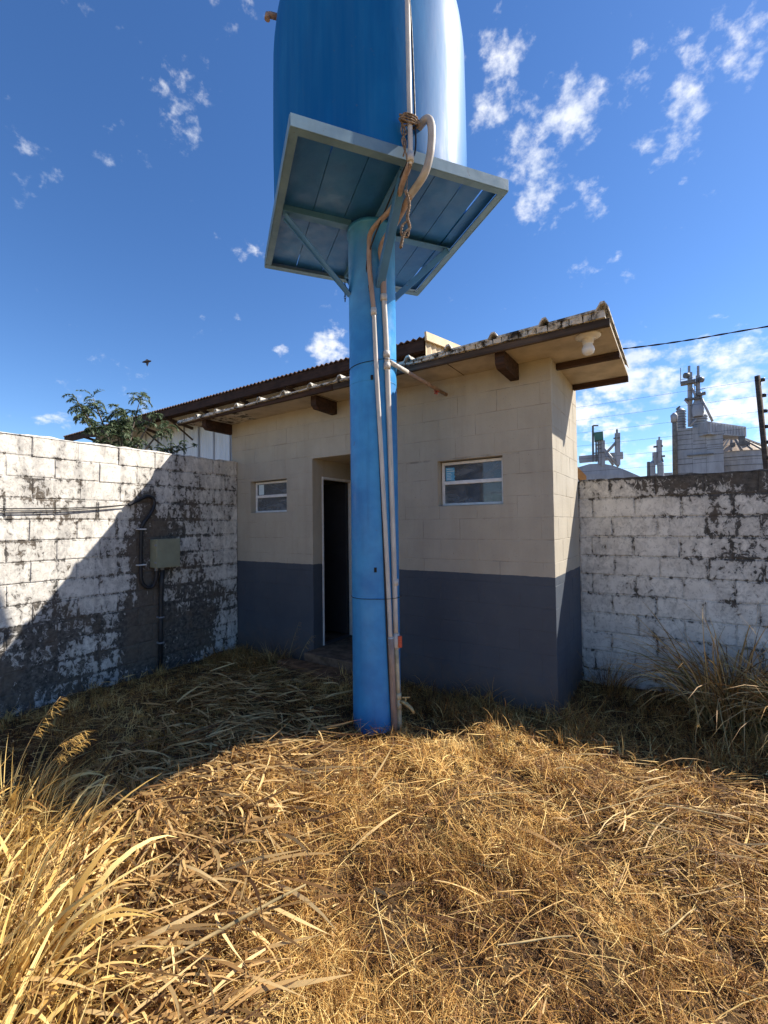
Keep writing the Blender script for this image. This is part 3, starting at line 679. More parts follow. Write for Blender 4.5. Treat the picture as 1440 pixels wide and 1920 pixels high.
for k in range(4):
    pts = []
    for j in range(22):
        a = 2*math.pi*j/21*1.0; rr = .042+.008*math.sin(5*a+k)
        pts.append(nm(-.02+rr*1.6*math.cos(a), .045+rr*.55*math.sin(a)+.01, 4.50+.016*k+.008*math.sin(3*a+k)))
    MB().tube(pts, .0065, 6, False).build('loop', 'rope', ro)
for k in range(3):
    MB().tube(catmull([nm(-.06-.02*k, .05, 4.52), nm(-.085+.02*k, .05, 4.44), nm(-.05-.015*k, .055, 4.36), nm(-.07+.03*k, .05, 4.26-.03*k)], 6), .005, 6).build('strand', 'rope', ro)

# ------------------------------------------------------------------ electrical box, conduits and wires on the left wall
eb = empty('electrical_box', (XL, 2.96, 1.38), 'khaki metal electrical box mounted on the left whitewashed wall', 'electrical box')
MB().box(XL+.006, XL+.15, 2.815, 3.095, 1.215, 1.545).build('box_body', 'cabinet_khaki', eb, .004)
MB().box(XL+.152, XL+.166, 2.811, 3.099, 1.211, 1.549).build('box_door', 'cabinet_khaki', eb, .004)
for z in (1.275, 1.475): MB().tube([(XL+.13, 2.812, z), (XL+.145, 2.806, z), (XL+.16, 2.808, z)], .012, 8).build('latch', 'silo_metal', eb)
for y in (2.86, 2.93): MB().tube([(XL+.07, y, 1.175), (XL+.07, y, 1.216)], .02, 12).build('cable_gland', 'silo_metal', eb)
lp_pts = [(XL+.03, 2.56, 1.94), (XL+.035, 2.66, 1.995), (XL+.04, 2.76, 2.045), (XL+.04, 2.835, 2.02), (XL+.04, 2.845, 1.93), (XL+.04, 2.79, 1.82), (XL+.035, 2.72, 1.72), (XL+.03, 2.705, 1.6), (XL+.03, 2.70, 1.3), (XL+.032, 2.705, 1.08), (XL+.04, 2.76, .995), (XL+.05, 2.83, 1.0), (XL+.065, 2.86, 1.09), (XL+.07, 2.862, 1.18)]
P = catmull(lp_pts, 14); cg = empty('flexible_conduit', (XL+.03, 2.7, 1.3), 'black corrugated conduit looping beside the electrical box', 'conduit')
MB().tube(P, [.0195+.0018*(i % 2) for i in range(len(P))], 10).build('hose', 'black_rubber', cg)
for z in (1.255, 1.665): MB().box(XL+.002, XL+.056, 2.655, 2.752, z-.007, z+.007).build('clip', 'white_paint', cg, .003)
cd = empty('conduit_pipe', (XL+.05, 2.93, 0), 'dark conduit dropping from the electrical box to the ground', 'conduit')
MB().tube([(XL+.07, 2.93, 1.18), (XL+.05, 2.932, 1.0), (XL+.04, 2.93, .5), (XL+.04, 2.925, -.1)], .026, 12).build('pipe', 'conduit_dark', cd)
for z in (.32, .62): MB().box(XL+.0, XL+.068, 2.90, 2.958, z-.008, z+.008).build('clip', 'silo_metal', cd)
for k, lab in enumerate(('upper of two sagging black wires strung along the left wall', 'lower of two sagging black wires strung along the left wall')):
    pts = [(XL+.03, 2.58, 1.945), (XL+.025, 2.2, 1.905-.012*k), (XL+.03, 1.8, 1.885-.022*k), (XL+.03, 1.3, 1.872-.016*k), (XL+.035, .5, 1.885-.004*k), (XL+.03, -1.5, 1.95)]
    tag(MB().tube(catmull(pts, 8), .0055, 7).build('wall_wire', 'black_rubber' if k else 'wire_dark'), lab, 'wire', 'wires along the left wall')

# ------------------------------------------------------------------ background: warehouse, shed, tree
WY = 11.0
wh = empty('warehouse', (-17, WY+2, 0), 'long warehouse with rusty corrugated roof and pale metal walls behind the building', 'warehouse')
EX0, EX1, EZ = -29.5, -5.82, 6.98
pitch = .16
mb = MB(); n = 230
vs = []
for i in range(n+1):
    x = EX0+(EX1-EX0)*i/n; z = EZ+.035*math.cos(i*math.pi)
    vs += [(x, WY, z), (x, WY+7, z+7*pitch), (x, WY, z-.03), (x, WY+7, z+7*pitch-.03)]
fs = []
for i in range(n):
    a, b_ = 4*i, 4*i+4
    fs += [(a, b_, b_+1, a+1), (a+2, a+3, b_+3, b_+2), (a, a+2, b_+2, b_), (a+1, b_+1, b_+3, a+3)]
mb.add(vs, fs); rfw = mb.build('roof', 'rust_sheet', wh)
MB().box(EX0, EX1-.1, WY+.05, WY+.13, EZ-.36, EZ-.05).build('eave_beam', 'dark_wood', rfw)
mb = MB(); vs = []; n = 260; wx0, wx1 = EX0, EX1-.3
for i in range(n+1):
    x = wx0+(wx1-wx0)*i/n; vs += [(x, WY+1.7+(.03 if i % 2 else 0), -.2), (x, WY+1.7+(.03 if i % 2 else 0), EZ+.2)]
mb.add(vs, [(2*i, 2*i+2, 2*i+3, 2*i+1) for i in range(n)]); mb.build('front_cladding', 'warehouse_white', wh)
for i in range(20):
    x = EX0+1+i*1.18; MB().box(x, x+.07, WY+1.66, WY+1.695, -.2, EZ-.3).build('cladding_joint', 'silo_metal', wh)
for i in range(9):
    x = EX0+2.2+i*2.6; MB().bar((x, WY+.1, EZ-.25), (x, WY+1.68, EZ-.55), .09, .12).bar((x, WY+.3, EZ-.2), (x, WY+1.68, EZ-1.1), .06, .06).build('eave_truss', 'grey_wood', rfw)
mb = MB(); vs = []; n = 44
for i in range(n+1):
    y = WY+.06+(6.9)*i/n; xo = EX1-.04-(.05 if i % 2 else 0); vs += [(xo, y, EZ-.9 if y < WY+1.7 else -.2), (xo, y, EZ-.06+(y-WY)*pitch)]
mb.add(vs, [(2*i, 2*i+2, 2*i+3, 2*i+1) for i in range(n)]); mb.build('gable_cladding', 'gable_tan', wh)
MB().bar((EX1+.02, WY-.05, EZ-.02), (EX1+.02, WY+7, EZ-.02+7.05*pitch), .06, .24).build('barge_board', 'gable_tan', rfw)
MB().box(wx0, wx1, WY+6.9, WY+7, -.2, EZ+1).build('rear_cladding', 'warehouse_white', wh)

q = at(1092, 900, 16); ql = at(1040, 900, 16)
sh = empty('shed', (q.x, q.y, 0), 'orange gabled shed end peeking out beside the building corner', 'shed')
zr = at(1078, 855, 16).z; ze = at(1092, 893, 16).z
dvec = (ql-q); dvec.z = 0; dvec.normalize(); back = Vector((-dvec.y, dvec.x, 0)); back = back if back.dot(q) > 0 else -back
b0 = Vector((q.x, q.y, 0))
w2 = 2.2
MB().prism([b0+Vector((0,0,-.2)), b0+Vector((0,0,ze-.25)), b0+dvec*w2+Vector((0,0,ze+2.4)), b0+dvec*2*w2+Vector((0,0,ze-.25)), b0+dvec*2*w2+Vector((0,0,-.2))], back*5).build('wall', 'warehouse_white', sh)
MB().prism([b0-dvec*.12+Vector((0,0,ze-.35))-back*.06, b0-dvec*.12+Vector((0,0,ze))-back*.06, b0+dvec*w2+Vector((0,0,ze+2.85))-back*.06, b0+dvec*w2+Vector((0,0,ze+2.35))-back*.06], back*5.1).build('roof', 'shed_orange', sh)
MB().prism([b0+dvec*(2*w2+.12)+Vector((0,0,ze-.35))-back*.06, b0+dvec*(2*w2+.12)+Vector((0,0,ze))-back*.06, b0+dvec*w2+Vector((0,0,ze+2.85))-back*.06, b0+dvec*w2+Vector((0,0,ze+2.35))-back*.06], back*5.1).build('roof', 'shed_orange', sh)

# ---- blades helper (numpy)
def strips(name, mat, P, L, W, head, el0, dele, dhead, roll, tint, green, segs=3, parent=None, floor=True, taper=1.0, base_w=.7):
    n = len(P); step = (L/segs)[:, None]; p = P.copy(); V = np.zeros((n, segs*2+1, 3))
    for k in range(segs+1):
        t = k/segs; h = head+dhead*t; e = el0+dele*t
        dirv = np.stack([np.cos(h)*np.cos(e), np.sin(h)*np.cos(e), np.sin(e)], 1)
        side = np.stack([-np.sin(h), np.cos(h), np.zeros(n)], 1); upv = np.cross(dirv, side)*-1
        wv = side*np.cos(roll)[:, None]+upv*np.sin(roll)[:, None]
        w = (W*(base_w+(1-base_w)*min(1, t*2.5))*(1-taper*t**2.2)/2)[:, None]
        if k < segs: V[:, 2*k] = p-wv*w; V[:, 2*k+1] = p+wv*w
        else: V[:, 2*k] = p
        p = p+dirv*step
    if floor:
        g_ = hgt(V[..., 0], V[..., 1])+.004; V[..., 2] = np.maximum(V[..., 2], g_)
    nv = segs*2+1; tris = []
    for k in range(segs-1): tris += [(2*k, 2*k+1, 2*k+3), (2*k, 2*k+3, 2*k+2)]
    k = segs-1; tris.append((2*k, 2*k+1, 2*k+2))
    T = np.array(tris); F = (np.arange(n)[:, None, None]*nv+T[None]).reshape(-1, 3)
    me = bpy.data.meshes.new(name); me.vertices.add(n*nv); me.vertices.foreach_set('co', V.ravel())
    me.loops.add(F.size); me.loops.foreach_set('vertex_index', F.ravel().astype(np.int32))
    me.polygons.add(len(F)); me.polygons.foreach_set('loop_start', np.arange(0, F.size, 3, dtype=np.int32)); me.polygons.foreach_set('loop_total', np.full(len(F), 3, dtype=np.int32))
    me.polygons.foreach_set('use_smooth', np.ones(len(F), dtype=bool))
    ca = me.attributes.new('tint', 'FLOAT_COLOR', 'POINT')
    c = np.zeros((n, nv, 4)); c[..., 0] = np.clip(tint, 0, 1)[:, None]; c[..., 1] = np.clip(green, 0, 1)[:, None]; c[..., 3] = 1
    ca.data.foreach_set('color', c.ravel().astype(np.float32)); me.update(calc_edges=True); me.validate()
    me.materials.append(MATS[mat]); o = bpy.data.objects.new(name, me); col.objects.link(o)
    if parent: o.parent = parent; o.matrix_parent_inverse = parent.matrix_world.inverted()
    return o
U = lambda a, b, n: rng.uniform(a, b, n)

# feathery acacia-like tree behind the left wall
tr = empty('acacia_tree', (-6.6, 3.0, 0), 'young feathery acacia tree rising behind the left wall', 'tree')
tm = MB(); root = Vector((-6.55, 3.1, -.1)); fork = Vector((-6.35, 3.05, 2.2))
tm.tube(catmull([root, (-6.5, 3.0, 1.1), fork], 6), [.075-.003*i for i in range(13)], 10)
fr_pts = []
tips = [((-6.2, 2.44, 3.30), .26), ((-6.25, 2.66, 3.36), .30), ((-6.2, 2.93, 3.28), .26), ((-6.2, 3.25, 3.52), .32), ((-6.15, 3.42, 3.28), .2), ((-6.1, 2.95, 3.0), .28), ((-6.05, 2.7, 2.95), .25), ((-6.1, 3.6, 3.16), .28), ((-6.05, 3.72, 2.88), .25), ((-6.0, 3.95, 2.90), .1), ((-6.7, 2.7, 3.3), .3), ((-6.8, 3.3, 3.4), .3), ((-6.15, 3.15, 2.85), .25), ((-6.1, 2.5, 3.02), .22), ((-6.1, 3.5, 2.75), .22), ((-6.3, 3.05, 3.1), .25)]
for (tp_, sp) in tips:
    tp_ = Vector(tp_); mid = fork.lerp(tp_, .55)+Vector((0, 0, .10))
    Pb = catmull([fork+Vector((random.uniform(-.02,.02), random.uniform(-.02,.02), -.05)), mid, tp_], 8); tm.tube(Pb, [max(.004, .026*(1-i/len(Pb))) for i in range(len(Pb))], 6); fr_pts.append((Pb, sp))
tm.build('trunk', 'bark', tr)
LP_, LH, LE = [], [], []
for Pb, sp in fr_pts:
    for k in range(int(24*sp/.28)):
        i = min(len(Pb)-1, int(len(Pb)*(.42+.58*random.random()**.7))); b0_ = Pb[i]
        hd = random.uniform(0, 6.28); el = random.uniform(.1, 1.3); ln = random.uniform(.09, .19)*sp/.28
        c = b0_.copy(); nst = 9
        for s_ in range(nst):
            e_ = el-1.5*s_/nst; dirv = Vector((math.cos(hd)*math.cos(e_), math.sin(hd)*math.cos(e_), math.sin(e_))); c = c+dirv*(ln/nst)
            for sd in (-1, 1):
                for q_ in range(2): LP_.append(c+dirv*random.uniform(-.01, .01)); LH.append(hd+sd*random.uniform(.7, 1.3)); LE.append(e_+random.uniform(-.5, .1))
nl = len(LP_)
strips('crown', 'acacia_leaf', np.array([tuple(v) for v in LP_]), U(.03, .065, nl), U(.008, .016, nl), np.array(LH), np.array(LE), U(-1., 0, nl), U(-.3, .3, nl), U(-.9, .9, nl), U(0, 1, nl)**1.2, np.zeros(nl), 2, tr, floor=False)

# ------------------------------------------------------------------ grain terminal on the skyline
def P3(px, py, D): return at(px, py, D)
def pole(mb, a, b, r, n=8): return mb.tube([a, b], r, n)
D = 100.
def pbox(mb, px0, px1, py0, py1, D0, depth):
    a = P3(px0, py1, D0); b = P3(px1, py1, D0); zt_ = P3((px0+px1)/2, py0, D0).z; zb_ = P3((px0+px1)/2, py1, D0).z
    if zb_ < 8: zb_ = -.5
    bk = Vector((a.x+b.x, a.y+b.y, 0)).normalized()*depth
    a0, b0 = Vector((a.x, a.y, zb_)), Vector((b.x, b.y, zb_))
    return mb.prism([a0, b0, b0+bk, a0+bk], (0, 0, zt_-zb_))
ge = empty('grain_elevator', tuple(P3(1310, 977, D)*Vector((1, 1, 0)) if False else Vector((P3(1310, 977, D).x, P3(1310, 977, D).y, 0))), 'tall grey clad grain elevator with leg towers beyond the right wall', 'grain elevator')
ebody = pbox(MB(), 1270, 1358, 800, 890, D, 9).build('body', 'silo_metal', ge)
for py in range(806, 892, 9):                                     # horizontal cladding laps, uneven like the real sheets
    for (c0, c1) in ((1270.5, 1299), (1299.5, 1325), (1325.5, 1357.5)):
        if random.random() < .12: continue
        o_ = random.uniform(-1.5, 1.5)
        pbox(MB(), c0, c1, py+o_, py+1.1+o_, D-.06, .05).build('cladding_lap', 'silo_dark', ebody)
for px in (1299, 1325): pbox(MB(), px, px+.5, 802, 890, D-.08, .05).build('cladding_joint', 'silo_dark', ebody)
pbox(MB(), 1288, 1338, 851, 853, D-.5, .5).build('walkway', 'silo_dark', ebody)
def bin_(px, r_px, py0, py1, D0, name, mat, parent, cone=0):
    c = P3(px, py1, D0); zt_ = P3(px, py0, D0).z; r = abs((P3(px+r_px, py1, D0)-P3(px-r_px, py1, D0)).length)/2
    mb = MB(); prof = [(r, c.z-1), (r, zt_)]
    prof += [(r*.55, zt_+cone*.7), (r*.25, zt_+cone), (0, zt_+cone)]
    return mb.lathe(prof, 20, (c.x, c.y, 0), False).build(name, mat, parent), c, r, zt_
b1, *_ = bin_(1277, 9, 770, 806, D+3, 'bin', 'silo_metal', ge, .5)
b2, *_ = bin_(1312, 14, 779, 800, D+2, 'bin', 'silo_metal', ge, 1.1)
for bq, pxc, rr, ya, yb_ in ((b1, 1277, 9, 772, 804, ), (b2, 1312, 14, 782, 800)):
    for py in range(ya, yb_, 5):
        c = P3(pxc, py, D+3 if pxc < 1300 else D+2); r = (P3(pxc+rr, py, D)-P3(pxc-rr, py, D)).length/2+.12
        MB().lathe([(r-.1, c.z-.05), (r, c.z-.05), (r, c.z+.05), (r-.1, c.z+.05)], 20, (c.x, c.y, 0), False).build('ring', 'silo_dark', bq)
MB().tube([P3(1266, 892, D-1), P3(1265, 790, D-1), P3(1264, 778, D-1)], [.42, .42, .30], 10).build('downpipe', 'silo_dark', ge)
MB().tube([P3(1264, 792, D-1.1), P3(1264, 779, D-1.1), P3(1265, 774, D-1.1)], [.5, .62, .25], 10).build('cyclone', 'silo_metal', ge)
MB().bar(P3(1268, 768, D), P3(1275, 762, D), .35, .3).build('vent', 'silo_dark', ge)
for (px, y0_, y1_, w) in ((1294, 698, 800, .62), (1309, 704, 775, .55)):
    MB().bar(P3(px, y1_, D-1), P3(px-.5, y0_, D-1), w, w*.7, tuple(FW)).build('leg_casing', 'silo_metal', ge)
for (px, y0_, y1_) in ((1292, 686, 700), (1309, 686, 706)):
    MB().bar(P3(px, y1_, D-1), P3(px, y0_, D-1), .3, .3, tuple(FW)).build('mast', 'silo_metal', ge)
MB().bar(P3(1276, 720, D-1), P3(1276, 690, D-1), .1, .1).build('mast', 'silo_dark', ge)
MB().bar(P3(1276, 720, D-1.4), P3(1304, 715, D-1.4), 1.4, .55).build('platform', 'silo_dark', ge)
MB().bar(P3(1308, 741, D-1.4), P3(1323, 737, D-1.4), 1.2, .35).build('platform', 'silo_dark', ge)
MB().bar(P3(1284, 749, D-1.4), P3(1312, 747, D-1.4), 1.0, .3).build('platform', 'silo_dark', ge)
for a, b_ in (((1284, 749), (1294, 760)), ((1297, 727), (1308, 750)), ((1313, 742), (1336, 790)), ((1313, 735), (1318, 775)), ((1300, 715), (1305, 722)), ((1294, 800), (1304, 785))):
    MB().tube([P3(*a, D-1.2), P3(*b_, D-1.2)], .2, 8).build('spout', 'silo_metal', ge)
for (px, py) in ((1287, 704), (1314, 712)):
    c = P3(px, py, D-1.3); MB().tube([c-RGT*.35, c+RGT*.35], .5, 12).build('drive_motor', 'silo_dark', ge)
MB().lathe([(.9, -1.6), (1.0, -.2), (.7, .9), (.4, 1.6)], 12, tuple(P3(1308, 765, D-1))).build('hopper', 'silo_metal', ge)
for k in range(6):
    py = 712+k*11; MB().bar(P3(1302, py, D-1.3), P3(1306, py, D-1.3), .1, .1).build('ladder_rung', 'silo_dark', ge)
for px in (1302, 1306): MB().bar(P3(px, 710, D-1.3), P3(px, 778, D-1.3), .09, .09).build('ladder_rail', 'silo_dark', ge)
for (a, b_) in (((1276, 712), (1300, 708)), ((1308, 732), (1323, 728))): MB().bar(P3(*a, D-1.6), P3(*b_, D-1.6), .07, .07).build('guard_rail', 'silo_dark', ge)
# inclined gallery and round silo
mb = MB(); a0, a1 = P3(1327, 790, D-2), P3(1399, 800, D+6); 
lowv = Vector((0, 0, -3.0)); bk = Vector((FW.x, FW.y, 0)).normalized()*3
mb.prism([a0+lowv*.75, a1+lowv*.62, a1, a0], bk)
mb.build('gallery', 'silo_metal', ge)
for k in range(13):
    t_ = (k+.5)/13; q = a0.lerp(a1, t_); MB().bar(q+Vector((0, 0, -.15))-bk*.02, q+lowv*.6-bk*.02, .07, .06).build('gallery_rib', 'silo_metal', ge)
MB().bar(P3(1391, 818, D+5), P3(1391, 836, D+5), .9, .9).build('gallery_leg', 'silo_dark', ge)
sl = empty('round_silo', (P3(1362, 900, D+14).x, P3(1362, 900, D+14).y, 0), 'round grey silo with brown ribbed cone roof beside the grain elevator', 'silo')
c = P3(1376, 860, D+16); r = 6.4; zt_ = P3(1376, 852, D+16).z; zapex = P3(1376, 818, D+16).z
MB().lathe([(r, -.5), (r, zt_)], 40, (c.x, c.y, 0), False).build('shell', 'silo_metal', sl)
rfs = MB().lathe([(r+.25, zt_-.1), (.8, zapex), (0, zapex+.1)], 40, (c.x, c.y, 0), False).build('cone_roof', 'silo_brown', sl)
for k in range(26):
    a = 2*math.pi*k/26; u = Vector((math.cos(a), math.sin(a), 0)); MB().bar(Vector((c.x, c.y, zt_))+u*(r+.2), Vector((c.x, c.y, zapex+.05))+u*.8, .12, .22).build('roof_rib', 'silo_dark', rfs)
for k in range(5): MB().lathe([(r, zt_-1.2-1.6*k), (r+.07, zt_-1.2-1.6*k), (r+.07, zt_-1.32-1.6*k), (r, zt_-1.32-1.6*k)], 40, (c.x, c.y, 0), False).build('shell_joint', 'silo_dark', sl)
for a in (3.6, 4.1, 4.6, 5.1):
    q = Vector((c.x, c.y, zt_+.9))+Vector((math.cos(a), math.sin(a), 0))*(r*.72); MB().box(q.x-.4, q.x+.4, q.y-.4, q.y+.4, q.z, q.z+.9).build('roof_vent', 'silo_dark', rfs)
# second, farther elevator
D2 = 220.
g2 = empty('grain_elevator', (P3(1232, 900, D2).x, P3(1232, 900, D2).y, 0), 'small distant grain elevator with two bins and a mast, near the right wall', 'grain elevator')
for px, r_, py in ((1224, 5.5, 869), (1239, 6.5, 868)): bin_(px, r_, py, 896, D2, 'bin', 'silo_metal', g2, 1.2)
MB().bar(P3(1216, 896, D2), P3(1216, 866, D2), .9, .9, tuple(FW)).build('downpipe', 'silo_dark', g2)
for (px, y0_, y1_, w) in ((1236, 825, 868, 1.5), (1228, 848, 872, 1.4), (1236, 819, 828, .5)): MB().bar(P3(px, y1_, D2), P3(px, y0_, D2), w, w, tuple(FW)).build('leg_casing', 'silo_metal', g2)
for a, b_ in (((1225, 838), (1243, 836)), ((1224, 857), (1247, 855)), ((1236, 845), (1229, 862)), ((1236, 845), (1243, 866))): MB().bar(P3(*a, D2), P3(*b_, D2), .9, .7).build('platform', 'silo_dark', g2)
pbox(MB(), 1219, 1261, 887, 896, D2+8, 6).build('base', 'silo_metal', g2)
# domed store with its own leg tower
D3 = 75.
g3 = empty('domed_store', (P3(1140, 900, D3).x, P3(1140, 900, D3).y, 0), 'grey barrel roofed grain store with green headed leg tower behind the right wall', 'grain store')
pr = [(1060, 902), (1060, 888), (1085, 876), (1105, 870), (1128, 869), (1150, 873), (1172, 881), (1200, 893), (1200, 902)]
poly = [P3(px, py, D3) for px, py in pr]; poly[0].z = -.5; poly[-1].z = -.5
MB().prism(poly, Vector((FW.x, FW.y, 0)).normalized()*14).build('hall', 'silo_metal', g3)
MB().bar(P3(1086, 862, D3+2), P3(1168, 854, D3+2), 1.6, .95).build('conveyor_gallery', 'silo_metal', g3)
for px, ya, yb_, w, mt in ((1112, 798, 866, .22, 'silo_dark'), (1125, 822, 870, .5, 'silo_metal'), (1130, 826, 874, .5, 'silo_metal'), (1158, 812, 872, .55, 'silo_metal'), (1157, 805, 815, .2, 'silo_dark'), (1118, 818, 866, .18, 'silo_dark'), (1122, 824, 866, .18, 'silo_dark')):
    MB().bar(P3(px, yb_, D3), P3(px-.4, ya, D3), w, w, tuple(FW)).build('leg_casing', mt, g3)
MB().bar(P3(1114, 820, D3), P3(1131, 818, D3), 1.6, 1.25).build('head_housing', 'silo_green', g3)
for a, b_ in (((1112, 798), (1122, 798)), ((1150, 822), (1163, 821)), ((1112, 850), (1133, 848)), ((1116, 835), (1126, 834)), ((1117, 842), (1127, 841))): MB().bar(P3(*a, D3-.2), P3(*b_, D3-.2), .25, .18).build('walkway', 'silo_dark', g3)
for a, b_ in (((1158, 826), (1138, 848)), ((1130, 838), (1160, 875)), ((1132, 846), (1150, 872)), ((1127, 836), (1136, 852))): MB().tube([P3(*a, D3), P3(*b_, D3)], .2, 8).build('spout', 'silo_metal', g3)

# electric fence post, its wires, and the overhead service cable
top = at(1420, 705, 8); bot = at(1436, 870, 8); axis = (bot-top).normalized(); gnd = top + axis*((top.z+.2)/-axis.z)
fp = empty('fence_post', (gnd.x, gnd.y, 0), 'slim wooden electric fence post with insulators behind the right wall', 'fence post')
MB().tube([gnd, top], .034, 10).build('post', 'grey_wood', fp)
for k in range(6):
    q = at(1424+2.5*k, 714+29*k, 8); MB().tube([q+Vector((.01, -.03, 0)), q+Vector((.055, -.035, 0))], .026, 10).build('insulator', 'black_rubber', fp)
    pts = [Vector((q.x+4.0, q.y-.05, q.z+.02)), Vector((q.x+.07, q.y-.05, q.z)), Vector((q.x-2.2, q.y-.05, q.z-.015)), Vector((q.x-6, q.y-.05, q.z+.01))]
    tag(MB().tube(pts, .0017, 5).build('fence_wire', 'wire_dark'), ['top', 'second', 'third', 'fourth', 'fifth', 'lowest'][k]+' strand of the electric fence wires behind the right wall', 'wire', 'electric fence wires')
a0 = at(1080, 664, 8.6); a1 = at(1440, 612, 9.6); a2 = a1+(a1-a0)*1.2+Vector((0, 0, .1))
oc = empty('overhead_cable', tuple(a0), 'twisted dark overhead cable running from behind the roof to the right', 'cable')
P = catmull([a0, a0.lerp(a1, .5)+Vector((0, 0, -.04)), a1, a2], 30)
for k in range(2): MB().tube([p+Vector((0, math.cos(i*.55+k*math.pi)*.007, math.sin(i*.55+k*math.pi)*.007)) for i, p in enumerate(P)], .0075, 6).build('strand', 'wire_dark', oc)

# small bird in flight
bp = at(275, 678, 22); bdv = (RGT*.95+Vector((0, 0, .12))).normalized(); wv = Vector((FW.x, FW.y, .35)).normalized()
bi = empty('bird', tuple(bp), 'small dark bird flying in the sky above the left wall', 'bird')
MB().tube(catmull([bp-bdv*.20, bp-bdv*.10, bp, bp+bdv*.10, bp+bdv*.17, bp+bdv*.21], 4), [.012+.045*math.sin(math.pi*min(1, i/20)**.8) for i in range(21)], 10).build('body', 'feather', bi)
for s_ in (1, -1):
    o_ = bp+bdv*.05; tip = o_ + wv*s_*.16 + (Vector((0, 0, .13)) - bdv*.14 if s_ > 0 else Vector((0, 0, -.24)) + bdv*.06)
    m = MB(); vs = [o_+bdv*.06, o_.lerp(tip, .5)+bdv*.05+Vector((0,0,.02)), tip, o_.lerp(tip, .5)-bdv*.07+Vector((0,0,.02)), o_-bdv*.08]
    m.prism(vs, (0, 0, -.008)); m.build('wing', 'feather', bi)

# ------------------------------------------------------------------ vegetation
def inside(x, y, pad=.02):
    """free ground: not inside the column, the building, its step or the walls"""
    ok = (x > XL+pad) & (y < YR-pad) & ~((x < XC+pad) & (y > YF-pad)) & (np.hypot(x-CX, y-CY) > RC+.012)
    ok &= ~((x > -3.95) & (x < -2.8) & (y > 3.74))
    ang_ = np.arctan2(x, y); ok &= (ang_ > -1.46) & (ang_ < .36) & (np.hypot(x, y) > .5)
    return ok
def scatter(n, power=1.0, box=(-5.1, 1.4, .1, 5.2)):
    """more blades near the camera, where they show larger"""
    x = U(box[0], box[1], n*4); y = U(box[2], box[3], n*4); dd = np.hypot(x, y)
    keep = inside(x, y) & (rng.random(n*4) < np.clip((1.6/np.maximum(dd, .6))**power, 0, 1)); x, y = x[keep][:n], y[keep][:n]
    return np.stack([x, y, hgt(x, y)-.004], 1)
def fbm(x, y, s, seed):
    r_ = np.random.default_rng(seed); v = 0
    for k in range(5):
        a, b_, c_ = r_.uniform(-1, 1, 3); q = 2**(k*.7)*s; v = v+np.sin(q*(a*x*1.6+b_*y*1.6)+6*c_)*np.sin(q*(b_*x-a*y)+4*c_)*.75**k
    return v/1.6
# cut straw zone: left band between the tall grass and the mound
def strawness(x, y): return np.clip(1.25-np.abs(x+1.6+.65*y)*1.15, 0, 1)*np.clip(1.3-np.abs(y-1.8)*.55, 0, 1)

K = 13
Cn = scatter(11500, 1.1); cx_, cy_ = Cn[:, 0], Cn[:, 1]
k = rng.random(len(Cn)) < np.clip(.80+.75*fbm(cx_, cy_, 5.5, 41)+.45*fbm(cx_, cy_, 2.0, 42), .06, 1); Cn = Cn[k]; nc = len(Cn)
ct = .47+.38*fbm(Cn[:, 0], Cn[:, 1], 1.6, 3)+.16*fbm(Cn[:, 0], Cn[:, 1], 6, 4)+rng.normal(0, .22, nc)
cl_ = U(.06, .17, nc)*np.clip(1+.55*fbm(Cn[:, 0], Cn[:, 1], 4, 12), .45, 1.8); chd = U(0, 6.28, nc); clean = U(.3, 1.3, nc)
idx = np.repeat(np.arange(nc), K); n = len(idx); P = Cn[idx]+np.stack([rng.normal(0, .022, n), rng.normal(0, .022, n), np.zeros(n)], 1)
ok = inside(P[:, 0], P[:, 1]); P = P[ok]; idx = idx[ok]; n = len(P); x, y = P[:, 0], P[:, 1]; P[:, 2] = hgt(x, y)-.004
gr = np.clip((fbm(x, y, 3.1, 9)-.55)*1.2, 0, .6)*(rng.random(n) < .45)
gr = np.maximum(gr, .75*np.exp(-((x+2.05)**2+(y-1.5)**2)/.05)*(rng.random(n) < .5))
st = strawness(x, y); dd = np.hypot(x, y)
L = cl_[idx]*U(.5, 1.15, n)*(1-.35*st); W = U(.0022, .0045, n)*np.clip(dd/2.1, .8, 1.5)
o = strips('dry_grass', 'dry_grass', P, L, W, chd[idx]+rng.normal(0, .9, n), clean[idx]+rng.normal(0, .3, n), U(-2.8, .4, n), U(-2.4, 2.4, n), U(-.6, .6, n), ct[idx]+rng.normal(0, .17, n), gr, 4)
o['kind'] = 'stuff'; o['label'] = 'curly dry golden brown grass covering the yard'
# broken bits of stem and leaf lying loose
P = scatter(10000, 1.2); n = len(P); P[:, 2] += U(.004, .05, n)
o = strips('leaf_litter', 'cut_leaf', P, U(.015, .06, n), U(.003, .010, n), U(0, 6.28, n), U(-.3, .5, n), U(-.6, .6, n), U(-.5, .5, n), U(-1.2, 1.2, n), .42+rng.normal(0, .3, n), np.zeros(n), 2)
o['kind'] = 'stuff'; o['label'] = 'broken bits of dry stem and leaf lying on the grass'
# long fine lying stems combed in swathes over the mown grass
P = scatter(13000, 1.0); x, y = P[:, 0], P[:, 1]; n = len(P); P[:, 2] += U(.01, .075, n)
hd = 2.2*fbm(x, y, .9, 21)+rng.normal(0, 1.1, n)-.4
o = strips('lying_stems', 'dry_grass', P, U(.08, .36, n)*U(.5, 1, n), U(.002, .0042, n)*np.clip(np.hypot(x, y)/2.1, .8, 1.4), hd, U(-.05, .4, n), U(-.7, .1, n), U(-.5, .5, n), U(-.8, .8, n), .58+rng.normal(0, .30, n), np.zeros(n), 4)
o['kind'] = 'stuff'; o['label'] = 'long thin straw stems lying in swathes over the mown grass'
